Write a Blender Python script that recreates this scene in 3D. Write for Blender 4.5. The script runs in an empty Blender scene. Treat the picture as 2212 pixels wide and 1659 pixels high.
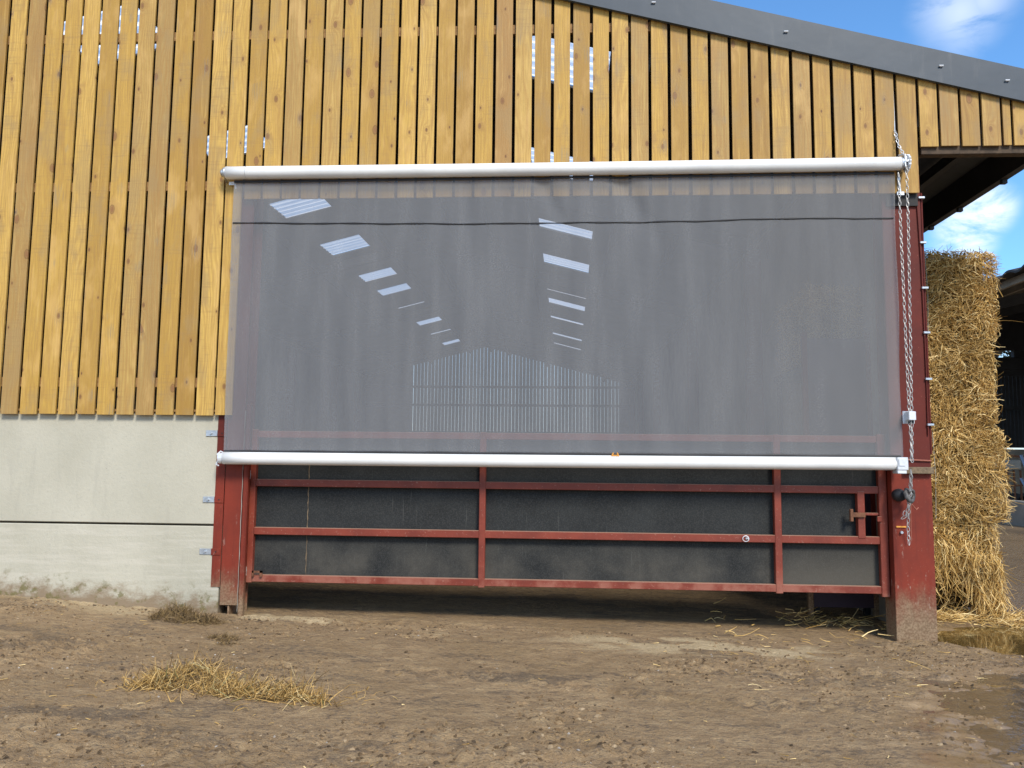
import bpy, math, random
import numpy as np
from mathutils import Vector, Matrix
random.seed(7)
rng = np.random.default_rng(11)
R = math.radians
S = bpy.context.scene

# ------------------------------------------------------------------ camera
HC = 1.438
RM = np.array([[0.99822, -0.059451, -0.004664], [0.058695, 0.993325, -0.099303], [0.010537, 0.098853, 0.995046]])
FP = 2275.6 / 2880 * 2212          # focal length in units of a 2212 px wide picture
cd = bpy.data.cameras.new('camera')
cam = bpy.data.objects.new('camera', cd)
S.collection.objects.link(cam)
cd.sensor_width = 36.0
cd.lens = 2275.6 / 2880 * 36.0
cd.clip_start = 0.05
cd.clip_end = 3000
cam.matrix_world = Matrix(((RM[0][0], RM[0][2], -RM[0][1], 0), (RM[1][0], RM[1][2], -RM[1][1], 0),
                           (RM[2][0], RM[2][2], -RM[2][1], HC), (0, 0, 0, 1)))
S.camera = cam
S.render.resolution_x = 1024
S.render.resolution_y = 768

# ------------------------------------------------------------------ light, sky, exposure
SUN_EL, SUN_AZ = R(41), math.pi - R(24)     # azimuth from +Y towards +X: behind the camera, to the right
S.view_settings.view_transform = 'Standard'
S.view_settings.look = 'None'
S.view_settings.exposure = 0.66
S.view_settings.gamma = 1
sl = bpy.data.lights.new('sun', 'SUN')
sl.energy = 2.65
sl.angle = R(15)
sl.color = (1.0, 0.93, 0.82)
so = bpy.data.objects.new('sun', sl)
S.collection.objects.link(so)
sd = Vector((math.sin(SUN_AZ) * math.cos(SUN_EL), math.cos(SUN_AZ) * math.cos(SUN_EL), math.sin(SUN_EL)))
so.rotation_euler = sd.to_track_quat('Z', 'Y').to_euler()
so.location = sd * 60


class NB:
    """small node-tree builder"""
    def __init__(s, tree):
        s.t = tree
        s.n = tree.nodes
        s.l = tree.links

    def put(s, sock, v):
        if v is None:
            return
        if isinstance(v, bpy.types.NodeSocket):
            s.l.new(v, sock)
        else:
            if sock.type == 'RGBA' and len(v) == 3:
                v = (*v, 1)
            sock.default_value = v

    def m(s, op, a, b=None, c=None, clamp=False):
        n = s.n.new('ShaderNodeMath')
        n.operation = op
        n.use_clamp = clamp
        s.put(n.inputs[0], a)
        s.put(n.inputs[1], b)
        s.put(n.inputs[2], c)
        return n.outputs[0]

    def vm(s, op, a, b=None, out=0):
        n = s.n.new('ShaderNodeVectorMath')
        n.operation = op
        s.put(n.inputs[0], a)
        if b is not None:
            s.put(n.inputs[1], b)
        return n.outputs[out]

    def comb(s, x, y, z):
        n = s.n.new('ShaderNodeCombineXYZ')
        s.put(n.inputs[0], x)
        s.put(n.inputs[1], y)
        s.put(n.inputs[2], z)
        return n.outputs[0]

    def sep(s, v):
        n = s.n.new('ShaderNodeSeparateXYZ')
        s.put(n.inputs[0], v)
        return n.outputs

    def noise(s, vec, scale=1.0, detail=3.0, rough=.55, dist=0.0):
        n = s.n.new('ShaderNodeTexNoise')
        s.put(n.inputs['Vector'], vec)
        n.inputs['Scale'].default_value = scale
        n.inputs['Detail'].default_value = detail
        n.inputs['Roughness'].default_value = rough
        n.inputs['Distortion'].default_value = dist
        return n.outputs['Fac']

    def vor(s, vec, scale=1.0, rand=1.0, dims='3D'):
        n = s.n.new('ShaderNodeTexVoronoi')
        n.voronoi_dimensions = dims
        s.put(n.inputs['Vector'], vec)
        n.inputs['Scale'].default_value = scale
        n.inputs['Randomness'].default_value = rand
        return n.outputs

    def step(s, v, lo, hi, a=0.0, b=1.0):
        n = s.n.new('ShaderNodeMapRange')
        n.interpolation_type = 'SMOOTHSTEP'
        s.put(n.inputs[0], v)
        n.inputs[1].default_value = lo
        n.inputs[2].default_value = hi
        n.inputs[3].default_value = a
        n.inputs[4].default_value = b
        return n.outputs[0]

    def mix(s, f, a, b, mode='MIX'):
        n = s.n.new('ShaderNodeMix')
        n.data_type = 'RGBA'
        n.blend_type = mode
        s.put(n.inputs[0], f)
        s.put(n.inputs[6], a)
        s.put(n.inputs[7], b)
        return n.outputs[2]

    def ramp(s, f, pts):
        n = s.n.new('ShaderNodeValToRGB')
        e = n.color_ramp.elements
        while len(e) < len(pts):
            e.new(.5)
        for i, (p, c) in enumerate(pts):
            e[i].position = p
            e[i].color = (*c, 1)
        s.put(n.inputs[0], f)
        return n.outputs[0]

    def bump(s, h, strength=.4, dist=.01):
        n = s.n.new('ShaderNodeBump')
        n.inputs['Strength'].default_value = strength
        n.inputs['Distance'].default_value = dist
        s.put(n.inputs['Height'], h)
        return n.outputs[0]

    def coord(s, which='Object'):
        return s.n.new('ShaderNodeTexCoord').outputs[which]


w = bpy.data.worlds.new("World")
S.world = w
w.use_nodes = True
w.node_tree.nodes.clear()
b = NB(w.node_tree)
sky = b.n.new('ShaderNodeTexSky')
sky.sky_type = 'NISHITA'
sky.sun_disc = False
sky.sun_elevation = SUN_EL
sky.sun_rotation = SUN_AZ
sky.air_density = 1.0
sky.dust_density = 0.1
sky.ozone_density = 3.0
bg = b.n.new('ShaderNodeBackground')
bg.inputs['Strength'].default_value = 0.12
dirv = b.vm('NORMALIZE', b.coord('Generated'))


def raydir(vx, vy):
    v = RM @ np.array([(vx - 1106) / FP, 1.0, -(vy - 829.5) / FP])
    return v / np.linalg.norm(v)


warp = b.noise(dirv, 6, 4, .6)
nz = b.noise(b.vm('MULTIPLY', dirv, (9, 9, 22)), 1.3, 6, .62, .4)
mask = None
for vx, vy, rad, st in ((2075, 25, .055, .5), (2125, 0, .04, .45), (2130, 458, .034, 1.0), (2085, 510, .040, 1.0), (2050, 540, .028, .7)):
    d = tuple(raydir(vx, vy))
    dist = b.vm('DISTANCE', dirv, d, out=1)
    g = b.m('MULTIPLY', b.step(b.m('ADD', dist, b.m('MULTIPLY', b.m('SUBTRACT', warp, .5), .05)), 0.0, rad, 1, 0), st)
    mask = g if mask is None else b.m('MAXIMUM', mask, g)
# thin cloud over the rest of the sky, thickest away from the part the picture shows
wide = b.noise(b.vm('MULTIPLY', dirv, (2.2, 2.2, 5)), 1.1, 6, .6, .3)
yy = b.sep(dirv)[1]
wm = b.m('MULTIPLY', b.step(wide, .42, .62), b.step(yy, .25, -.35))
hz = b.m('MULTIPLY', b.step(b.sep(dirv)[2], .22, .02), .8)
cloud = b.m('MAXIMUM', b.m('MULTIPLY', b.m('MULTIPLY', mask, .95), b.step(nz, .28, .56)), b.m('MULTIPLY', wm, .75), clamp=True)
skyc = b.mix(1.0, sky.outputs[0], (.78, 1.14, 1.36), 'MULTIPLY')
skyc = b.mix(hz, skyc, (4.6, 4.9, 5.2))
b.put(bg.inputs['Color'], b.mix(cloud, skyc, (7.0, 7.4, 8.0)))
wo = b.n.new('ShaderNodeOutputWorld')
b.l.new(bg.outputs[0], wo.inputs[0])


# ------------------------------------------------------------------ materials
def mat(name, fn):
    mt = bpy.data.materials.new(name)
    mt.use_nodes = True
    nt = mt.node_tree
    nt.nodes.clear()
    b = NB(nt)
    out = nt.nodes.new('ShaderNodeOutputMaterial')
    p = nt.nodes.new('ShaderNodeBsdfPrincipled')
    nt.links.new(p.outputs[0], out.inputs[0])
    fn(b, p, out)
    return mt


def principled(b, p, col, rough=.6, metal=0.0, nrm=None, spec=.5):
    b.put(p.inputs['Base Color'], col)
    b.put(p.inputs['Roughness'], rough)
    b.put(p.inputs['Metallic'], metal)
    p.inputs['Specular IOR Level'].default_value = spec
    if nrm is not None:
        b.put(p.inputs['Normal'], nrm)


def m_wood(b, p, out):
    x, y, z = b.sep(b.coord())
    r = b.n.new('ShaderNodeNewGeometry').outputs['Random Per Island']
    r2 = b.m('FRACT', b.m('MULTIPLY', r, 91.7))
    r3 = b.m('FRACT', b.m('MULTIPLY', r, 613.3))
    kv = b.comb(b.m('MULTIPLY_ADD', x, 5.3, b.m('MULTIPLY', r, 313.0)), b.m('MULTIPLY_ADD', z, 2.9, b.m('MULTIPLY', r2, 171.0)), 0.0)
    vo = b.vor(kv, 1.0, 1.0, '2D')
    d = vo['Distance']
    has = b.m('GREATER_THAN', b.sep(vo['Color'])[0], .50)
    size = b.m('MULTIPLY_ADD', b.m('POWER', b.sep(vo['Color'])[1], 2.0), .085, .032)
    dn = b.m('DIVIDE', d, size)
    halo = b.m('MULTIPLY', b.m('POWER', 2.718, b.m('MULTIPLY', b.m('MULTIPLY', dn, dn), -.16)), has)
    knot = b.m('MULTIPLY', b.step(dn, .55, 1.1, 1, 0), has)
    low = b.noise(b.comb(b.m('MULTIPLY', x, 5.0), b.m('MULTIPLY', r, 40.0), b.m('MULTIPLY', z, .9)), 1.0, 3, .5)
    ph = b.m('ADD', b.m('MULTIPLY', x, 190.0), b.m('ADD', b.m('MULTIPLY', low, 62.0), b.m('MULTIPLY', halo, 16.0)))
    gr = b.m('MULTIPLY_ADD', b.m('SINE', ph), .5, .5)
    fine = b.noise(b.comb(b.m('MULTIPLY', x, 160.0), b.m('MULTIPLY', r, 33.0), b.m('MULTIPLY', z, 5.0)), 1.0, 3, .6)
    cross = b.noise(b.comb(b.m('MULTIPLY', x, 4.0), b.m('MULTIPLY', r2, 30.0), b.m('MULTIPLY', z, 70.0)), 1.0, 2, .5)
    blot = b.noise(b.comb(b.m('MULTIPLY', x, 4.0), b.m('MULTIPLY', r3, 55.0), b.m('MULTIPLY', z, 1.7)), 1.0, 4, .6)
    base = b.ramp(r3, [(0.0, (.33, .185, .036)), (.3, (.45, .268, .052)), (.6, (.51, .31, .062)), (.85, (.59, .375, .09)), (1.0, (.36, .23, .075))])
    strk = b.noise(b.comb(b.m('MULTIPLY_ADD', x, 42.0, b.m('MULTIPLY', halo, 2.0)), b.m('MULTIPLY', r, 77.0), b.m('MULTIPLY', z, 1.6)), 1.0, 4, .6)
    # a few boards are browner
    brown = b.step(r2, .86, .93)
    base = b.mix(b.m('MULTIPLY', brown, .8), base, (.30, .165, .062))
    # rain-washed and dirtier timber towards the eaves end
    right = b.m('MULTIPLY', b.step(x, .3, 3.4), b.step(blot, .25, .75))
    base = b.mix(b.m('MULTIPLY', right, .75), base, (.27, .165, .065))
    base = b.mix(b.m('MULTIPLY', b.step(strk, .50, .70), b.m('MULTIPLY_ADD', b.step(x, .0, 2.5), .34, .30)), base, (.24, .125, .032))
    base = b.mix(b.m('MULTIPLY', b.step(strk, .46, .30), .35), base, (.66, .44, .14))
    base = b.mix(b.m('MULTIPLY', gr, b.m('MULTIPLY_ADD', r3, .34, .16)), base, (.34, .175, .045))
    base = b.mix(b.m('MULTIPLY', b.step(fine, .48, .66), .42), base, (.30, .165, .05))
    base = b.mix(b.m('MULTIPLY', b.step(cross, .52, .68), b.m('MULTIPLY', b.step(blot, .4, .6), .38)), base, (.30, .17, .055))
    base = b.mix(b.m('MULTIPLY', b.step(low, .55, .75), .35), base, (.30, .155, .045))
    base = b.mix(b.m('MULTIPLY', b.step(blot, .50, .66), .42), base, (.31, .21, .09))
    base = b.mix(b.m('MULTIPLY', b.step(blot, .46, .28), .30), base, (.70, .45, .17))
    base = b.mix(b.m('MULTIPLY', halo, .50), base, (.29, .15, .045))
    base = b.mix(b.m('MULTIPLY', knot, .85), base, b.mix(b.sep(vo['Color'])[1], (.10, .045, .018), (.24, .11, .04)))
    ringk = b.m('MULTIPLY', b.m('MULTIPLY', b.step(dn, .8, 1.0), b.step(dn, 1.3, 1.0)), has)
    base = b.mix(b.m('MULTIPLY', ringk, .6), base, (.10, .045, .016))
    # blue-grey sap stain beside some knots
    st = b.m('MULTIPLY', b.m('MULTIPLY', b.step(dn, 1.2, 4.5, 1, 0), b.m('GREATER_THAN', b.sep(vo['Color'])[2], .7)), b.step(fine, .4, .7))
    base = b.mix(b.m('MULTIPLY', st, .5), base, (.20, .19, .15))
    h = b.m('ADD', b.m('MULTIPLY', fine, .6), b.m('MULTIPLY', gr, .3))
    principled(b, p, base, .62, 0, b.bump(h, .35, .004), .35)


M = {}
M['wood'] = mat('treated_pine', m_wood)


def m_railwood(b, p, out):
    c = b.coord()
    n = b.noise(b.vm('MULTIPLY', c, (2, 30, 30)), 1, 3)
    principled(b, p, b.ramp(n, [(.3, (.20, .10, .035)), (.7, (.36, .21, .08))]), .8)


M['rail'] = mat('rough_timber', m_railwood)


def m_concrete(b, p, out):
    c = b.coord()
    x, y, z = b.sep(c)
    n1 = b.noise(c, 1.4, 5, .6)
    n2 = b.noise(c, 45, 4, .7)
    n3 = b.noise(b.vm('MULTIPLY', c, (1.2, 1, 16)), 1.5, 4, .6)
    col = b.ramp(n1, [(.3, (.40, .375, .29)), (.7, (.49, .46, .365))])
    col = b.mix(b.m('MULTIPLY', b.step(n2, .45, .75), .25), col, (.34, .33, .28))
    run = b.noise(b.vm('MULTIPLY', c, (7, 1, .9)), 1.3, 5, .65)
    col = b.mix(b.m('MULTIPLY', b.step(run, .52, .72), .30), col, (.33, .31, .25))
    col = b.mix(b.m('MULTIPLY', b.m('MULTIPLY', b.step(n3, .45, .7), b.step(z, .95, .8)), .45), col, (.55, .51, .42))
    pits = b.vor(c, 26, 1)['Distance']
    col = b.mix(b.m('MULTIPLY', b.m('MULTIPLY', b.step(pits, .12, .05), b.step(n1, .5, .62)), .6), col, (.20, .18, .14))
    # splashed mud and moss along the foot of the lower panel
    foot = b.m('ADD', z, b.m('MULTIPLY', x, .052))
    nn = b.noise(b.vm('MULTIPLY', c, (5, 1, 9)), 1.6, 5, .7)
    mud = b.m('MULTIPLY', b.step(b.m('ADD', foot, b.m('MULTIPLY', nn, -.42)), -.03, -.22), 1.0)
    col = b.mix(b.m('MULTIPLY', mud, .85), col, (.20, .135, .075))
    moss = b.m('MULTIPLY', b.step(b.noise(c, 11, 4, .7), .53, .66), b.step(foot, .30, .02))
    col = b.mix(b.m('MULTIPLY', moss, .75), col, (.13, .115, .035))
    principled(b, p, col, .85, 0, b.bump(b.m('ADD', n2, b.m('MULTIPLY', n1, .5)), .5, .006), .3)


M['concrete'] = mat('precast_concrete', m_concrete)


def m_redsteel(b, p, out):
    c = b.coord()
    x, y, z = b.sep(c)
    n = b.noise(c, 3.0, 5, .6)
    f = b.noise(c, 60, 3, .6)
    st = b.noise(b.vm('MULTIPLY', c, (30, 30, 2.2)), 1, 4, .6)
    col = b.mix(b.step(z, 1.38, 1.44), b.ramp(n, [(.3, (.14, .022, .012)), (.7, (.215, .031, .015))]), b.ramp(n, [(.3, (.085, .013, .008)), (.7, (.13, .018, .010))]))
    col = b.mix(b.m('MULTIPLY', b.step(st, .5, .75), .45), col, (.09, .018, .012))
    col = b.mix(b.m('MULTIPLY', b.step(f, .66, .74), .55), col, (.36, .13, .08))
    ch = b.noise(b.vm('MULTIPLY', c, (22, 22, 9)), 1, 3, .7)
    col = b.mix(b.m('MULTIPLY', b.m('MULTIPLY', b.step(ch, .62, .70), b.step(z, 1.3, .3)), .6), col, (.36, .25, .2))
    mud = b.step(b.m('ADD', z, b.m('MULTIPLY', b.noise(b.vm('MULTIPLY', c, (9, 9, 5)), 1, 5, .7), -.62)), .22, -.22)
    col = b.mix(b.m('MULTIPLY', mud, .88), col, b.mix(b.step(f, .35, .65), (.16, .11, .062), (.29, .215, .13)))
    principled(b, p, col, .6, 0, b.bump(n, .2, .004), .25)


M['red'] = mat('red_oxide_steel', m_redsteel)


def m_redgate(b, p, out):
    c = b.coord()
    x, y, z = b.sep(c)
    n = b.noise(c, 5.0, 5, .6)
    f = b.noise(c, 48, 3, .7)
    geo = b.n.new('ShaderNodeNewGeometry').outputs['Normal']
    up = b.sep(geo)[2]
    col = b.ramp(n, [(.3, (.15, .026, .014)), (.7, (.235, .043, .022))])
    col = b.mix(b.m('MULTIPLY', b.step(f, .60, .72), .5), col, (.40, .22, .16))
    col = b.mix(b.m('MULTIPLY', b.step(up, .4, .9), .7), col, (.36, .25, .17))
    low = b.m('MULTIPLY', b.step(z, .62, .36), b.step(n, .42, .62))
    col = b.mix(b.m('MULTIPLY', low, .5), col, (.34, .16, .11))
    principled(b, p, col, .5, 0, b.bump(f, .15, .003), .4)


M['gate'] = mat('red_gate_paint', m_redgate)


def m_gatesheet(b, p, out):
    c = b.coord()
    x, y, z = b.sep(c)
    wv = b.noise(b.vm('MULTIPLY', c, (1, 1, 1)), 105, 3, .8)
    n = b.noise(c, 2.2, 5, .6)
    st = b.noise(b.vm('MULTIPLY', c, (42, 1, 2.0)), 1, 4, .65)
    col = b.ramp(n, [(.3, (.013, .014, .014)), (.7, (.026, .028, .028))])
    col = b.mix(b.m('MULTIPLY', b.step(wv, .44, .66), .42), col, (.070, .070, .066))
    dust = b.m('MULTIPLY', b.step(z, .95, .42), b.step(b.m('ADD', n, b.m('MULTIPLY', b.step(x, 1.7, 2.4), .35)), .3, .8))
    col = b.mix(b.m('MULTIPLY', dust, .55), col, (.12, .105, .08))
    col = b.mix(b.m('MULTIPLY', b.step(st, .64, .74), .35), col, (.12, .12, .11))
    principled(b, p, col, .8, 0, b.bump(wv, .3, .003), .25)


M['sheet'] = mat('dark_gate_cloth', m_gatesheet)


def m_screen(b, p, out):
    c = b.coord()
    x, y, z = b.sep(c)
    n = b.noise(b.vm('MULTIPLY', c, (6, 1, .8)), 1, 4, .5)
    g = b.noise(c, 150, 2, .8)
    col = b.ramp(n, [(.3, (.218, .223, .234)), (.7, (.280, .284, .292))])
    col = b.mix(b.m('MULTIPLY', b.step(g, .35, .7), .15), col, (.29, .29, .295))
    dusty = b.m('MULTIPLY', b.step(x, .2, 2.6), b.noise(c, 1.3, 3))
    col = b.mix(b.m('MULTIPLY', dusty, .5), col, (.255, .247, .228))
    principled(b, p, col, .9, 0, None, .1)
    tr = b.n.new('ShaderNodeBsdfTransparent')
    mx = b.n.new('ShaderNodeMixShader')
    b.put(mx.inputs[0], b.m('MULTIPLY_ADD', b.step(g, .3, .7), .05, .51))
    b.l.new(tr.outputs[0], mx.inputs[1])
    b.l.new(p.outputs[0], mx.inputs[2])
    b.l.new(mx.outputs[0], out.inputs[0])


M['screen'] = mat('grey_windbreak_mesh', m_screen)


def simple(name, col, rough=.6, metal=0.0, var=.15, sc=6.0, spec=.5, bumpd=.003):
    def f(b, p, out):
        c = b.coord()
        n = b.noise(c, sc, 5, .6)
        f2 = b.noise(c, sc * 9, 3, .6)
        lo = tuple(v * (1 - var) for v in col)
        hi = tuple(min(1, v * (1 + var)) for v in col)
        cc = b.ramp(n, [(.3, lo), (.7, hi)])
        cc = b.mix(b.m('MULTIPLY', b.step(f2, .5, .75), var), cc, tuple(v * .5 for v in col))
        principled(b, p, cc, rough, metal, b.bump(f2, .15, bumpd), spec)
    return mat(name, f)


M['alu'] = simple('white_aluminium', (.74, .735, .71), .38, 0, .07, 3)
M['galv'] = simple('galvanised_steel', (.50, .53, .56), .38, .7, .2, 25)
M['chain'] = simple('chain_steel', (.40, .39, .37), .45, .3, .3, 30)
M['zinc'] = simple('bright_zinc', (.66, .68, .70), .42, .25, .12, 20)
M['black'] = simple('black_rubber', (.012, .012, .014), .6, 0, .2, 8)
M['dark'] = simple('dark_interior_steel', (.020, .018, .018), .6, 0, .3, 2)
M['roofunder'] = simple('grey_roof_sheet', (.085, .086, .09), .7, 0, .25, 1.2)
M['soffit'] = simple('dark_roof_underside', (.014, .012, .012), .6, 0, .3, 3)
M['rust'] = simple('rusty_steel', (.16, .065, .03), .8, 0, .4, 30)
M['darkrail'] = simple('dark_brown_rail', (.07, .045, .026), .85, 0, .4, 20)  # darker brown than the other cladding rails
M['oldwood'] = simple('old_timber_block', (.17, .12, .07), .85, 0, .4, 40)
M['maroon'] = simple('maroon_sheeting', (.060, .035, .05), .6, 0, .2, 3)
M['orange'] = simple('orange_plastic', (.75, .33, .05), .5, 0, .1, 9)
M['cord'] = simple('red_brown_cord', (.33, .11, .07), .8, 0, .2, 30)
M['knotgrey'] = simple('grey_weathered_rubber', (.085, .08, .075), .6, 0, .5, 40)
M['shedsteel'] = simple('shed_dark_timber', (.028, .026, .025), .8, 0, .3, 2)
M['kerb'] = simple('yard_wall_concrete', (.33, .29, .23), .9, 0, .2, 2)
M['tank'] = simple('beige_tank', (.33, .31, .26), .7, 0, .1, 3)
M['bluegrey'] = simple('blue_grey_steel', (.28, .34, .42), .5, .3, .1, 5)
M['shelf'] = simple('inside_timber', (.24, .21, .17), .9, 0, .3, 2)


def m_flash(b, p, out):
    c = b.coord()
    n = b.noise(b.vm('MULTIPLY', c, (14, 14, 2)), 1, 4, .6)
    n2 = b.noise(c, 1.2, 4, .6)
    col = b.ramp(n2, [(.3, (.028, .041, .056)), (.7, (.043, .059, .077))])
    col = b.mix(b.m('MULTIPLY', b.step(n, .55, .8), .35), col, (.11, .115, .12))
    principled(b, p, col, .5, 0, b.bump(n2, .3, .02), .4)


M['flash'] = mat('anthracite_flashing', m_flash)


def m_skylight(b, p, out):
    t = b.n.new('ShaderNodeBsdfTranslucent')
    t.inputs['Color'].default_value = (.99, .98, .96, 1)
    tr = b.n.new('ShaderNodeBsdfTransparent')
    tr.inputs['Color'].default_value = (.95, .97, 1, 1)
    mx = b.n.new('ShaderNodeMixShader')
    mx.inputs[0].default_value = .06
    b.l.new(t.outputs[0], mx.inputs[1])
    b.l.new(tr.outputs[0], mx.inputs[2])
    b.l.new(mx.outputs[0], out.inputs[0])


M['skylight'] = mat('translucent_roof_sheet', m_skylight)


def m_straw(b, p, out):
    g = b.n.new('ShaderNodeNewGeometry')
    r = g.outputs['Random Per Island']
    col = b.ramp(r, [(0, (.22, .125, .034)), (.3, (.48, .29, .08)), (.7, (.72, .47, .155)), (1, (.90, .70, .34))])
    n = b.noise(b.coord(), 3.5, 3)
    col = b.mix(b.m('MULTIPLY', b.step(n, .5, .7), .4), col, (.20, .12, .035))
    principled(b, p, col, .55, 0, None, .4)


M['straw'] = mat('straw', m_straw)


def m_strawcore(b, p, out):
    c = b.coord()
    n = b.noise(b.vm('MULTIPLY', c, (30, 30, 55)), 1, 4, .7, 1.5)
    col = b.ramp(n, [(.35, (.03, .017, .006)), (.6, (.12, .07, .02)), (.8, (.28, .17, .05))])  # dark tones paint in the shade of gaps between stalks
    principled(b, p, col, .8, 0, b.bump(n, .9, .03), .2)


M['strawcore'] = mat('packed_straw', m_strawcore)


def m_dryg(b, p, out):
    g = b.n.new('ShaderNodeNewGeometry')
    r = g.outputs['Random Per Island']
    col = b.ramp(r, [(0, (.07, .042, .016)), (.25, (.20, .12, .035)), (.55, (.42, .25, .072)), (.85, (.60, .39, .14)), (.93, (.66, .50, .24)), (1, (.10, .11, .03))])
    principled(b, p, col, .6, 0, None, .3)


M['drygrass'] = mat('dry_grass', m_dryg)


def m_browng(b, p, out):
    g = b.n.new('ShaderNodeNewGeometry')
    r = g.outputs['Random Per Island']
    col = b.ramp(r, [(0, (.06, .042, .02)), (.5, (.15, .095, .04)), (1, (.30, .20, .08))])
    principled(b, p, col, .65, 0, None, .3)


M['browngrass'] = mat('brown_muddy_grass', m_browng)


def m_leaf(b, p, out):
    g = b.n.new('ShaderNodeNewGeometry')
    r = g.outputs['Random Per Island']
    principled(b, p, b.ramp(r, [(0, (.014, .022, .010)), (1, (.045, .065, .022))]), .6, 0, None, .3)


M['leaf'] = mat('dark_leaves', m_leaf)
M['bark'] = simple('bark', (.08, .06, .045), .9, 0, .3, 5)


def m_ground(b, p, out):
    c = b.coord()
    at = b.n.new('ShaderNodeVertexColor')
    at.layer_name = 'mask'
    dry, wet, dark = b.sep(at.outputs[0])
    n1 = b.noise(c, 1.1, 6, .6)
    n2 = b.noise(b.vm('MULTIPLY', c, (1, 2.0, 1)), 6, 6, .68)
    n3 = b.noise(c, 55, 4, .75)
    n4 = b.noise(b.vm('MULTIPLY', c, (1, 1.6, 1)), 22, 5, .7)
    vor = b.vor(c, 34, 1)['Distance']
    n5 = b.noise(c, 120, 3, .8)
    col = b.ramp(n2, [(.28, (.235, .148, .070)), (.5, (.375, .243, .118)), (.72, (.49, .34, .175))])
    col = b.mix(b.m('MULTIPLY', b.step(n1, .42, .68), .45), col, (.25, .155, .06))
    col = b.mix(b.m('MULTIPLY', b.step(n4, .52, .66), .62), col, (.10, .073, .05))
    col = b.mix(b.m('MULTIPLY', b.step(n3, .55, .70), .55), col, (.40, .315, .22))
    col = b.mix(b.m('MULTIPLY', b.step(vor, .14, .06), .35), col, (.27, .2, .13))
    col = b.mix(b.m('MULTIPLY', b.step(n5, .56, .66), .55), col, (.075, .052, .032))
    col = b.mix(b.m('MULTIPLY', b.step(n5, .42, .34), .40), col, (.44, .33, .20))
    d2 = b.m('MULTIPLY', dry, b.step(b.m('ADD', dry, b.m('MULTIPLY', b.m('SUBTRACT', n4, .5), 1.6)), .12, .75), clamp=True)
    col = b.mix(b.m('MULTIPLY', d2, .92), col, b.mix(b.step(n3, .4, .6), (.50, .37, .20), (.62, .47, .27)))
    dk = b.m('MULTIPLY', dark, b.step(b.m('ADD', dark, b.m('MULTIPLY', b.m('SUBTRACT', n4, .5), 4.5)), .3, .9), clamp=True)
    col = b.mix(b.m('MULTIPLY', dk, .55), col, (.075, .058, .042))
    wt = b.m('MULTIPLY', wet, b.step(b.m('ADD', wet, b.m('MULTIPLY', b.m('SUBTRACT', n2, .5), 1.8)), .2, .9), clamp=True)
    col = b.mix(b.m('MULTIPLY', wt, .45), col, (.12, .086, .056))
    rough = b.m('SUBTRACT', .80, b.m('MULTIPLY', wt, .62))
    h = b.m('ADD', b.m('MULTIPLY', n4, 1.0), b.m('ADD', b.m('MULTIPLY', n3, .45), b.m('MULTIPLY', n5, .2)))
    st = b.m('MULTIPLY_ADD', wt, -.88, 1.0)
    bp = b.n.new('ShaderNodeBump')
    bp.inputs['Distance'].default_value = .035
    b.put(bp.inputs['Strength'], st)
    b.put(bp.inputs['Height'], h)
    principled(b, p, col, rough, 0, bp.outputs[0], .5)


M['ground'] = mat('muddy_yard', m_ground)


def m_water(b, p, out):
    c = b.coord()
    n = b.noise(c, 2.5, 3)
    col = b.ramp(n, [(.3, (.085, .052, .016)), (.7, (.14, .088, .028))])
    rip = b.noise(b.vm('MULTIPLY', c, (6, 14, 1)), 1, 2)
    principled(b, p, col, .05, 0, b.bump(rip, .10, .01), .8)


M['water'] = mat('muddy_water', m_water)


def m_film(b, p, out):
    c = b.coord()
    n = b.noise(c, 7, 5, .65)
    col = b.ramp(n, [(.3, (.10, .07, .042)), (.7, (.16, .115, .07))])
    principled(b, p, col, b.m('MULTIPLY_ADD', n, .22, .04), 0, b.bump(b.noise(c, 14, 3), .35, .02), 1.0)


M['film'] = mat('wet_mud_film', m_film)


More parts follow.
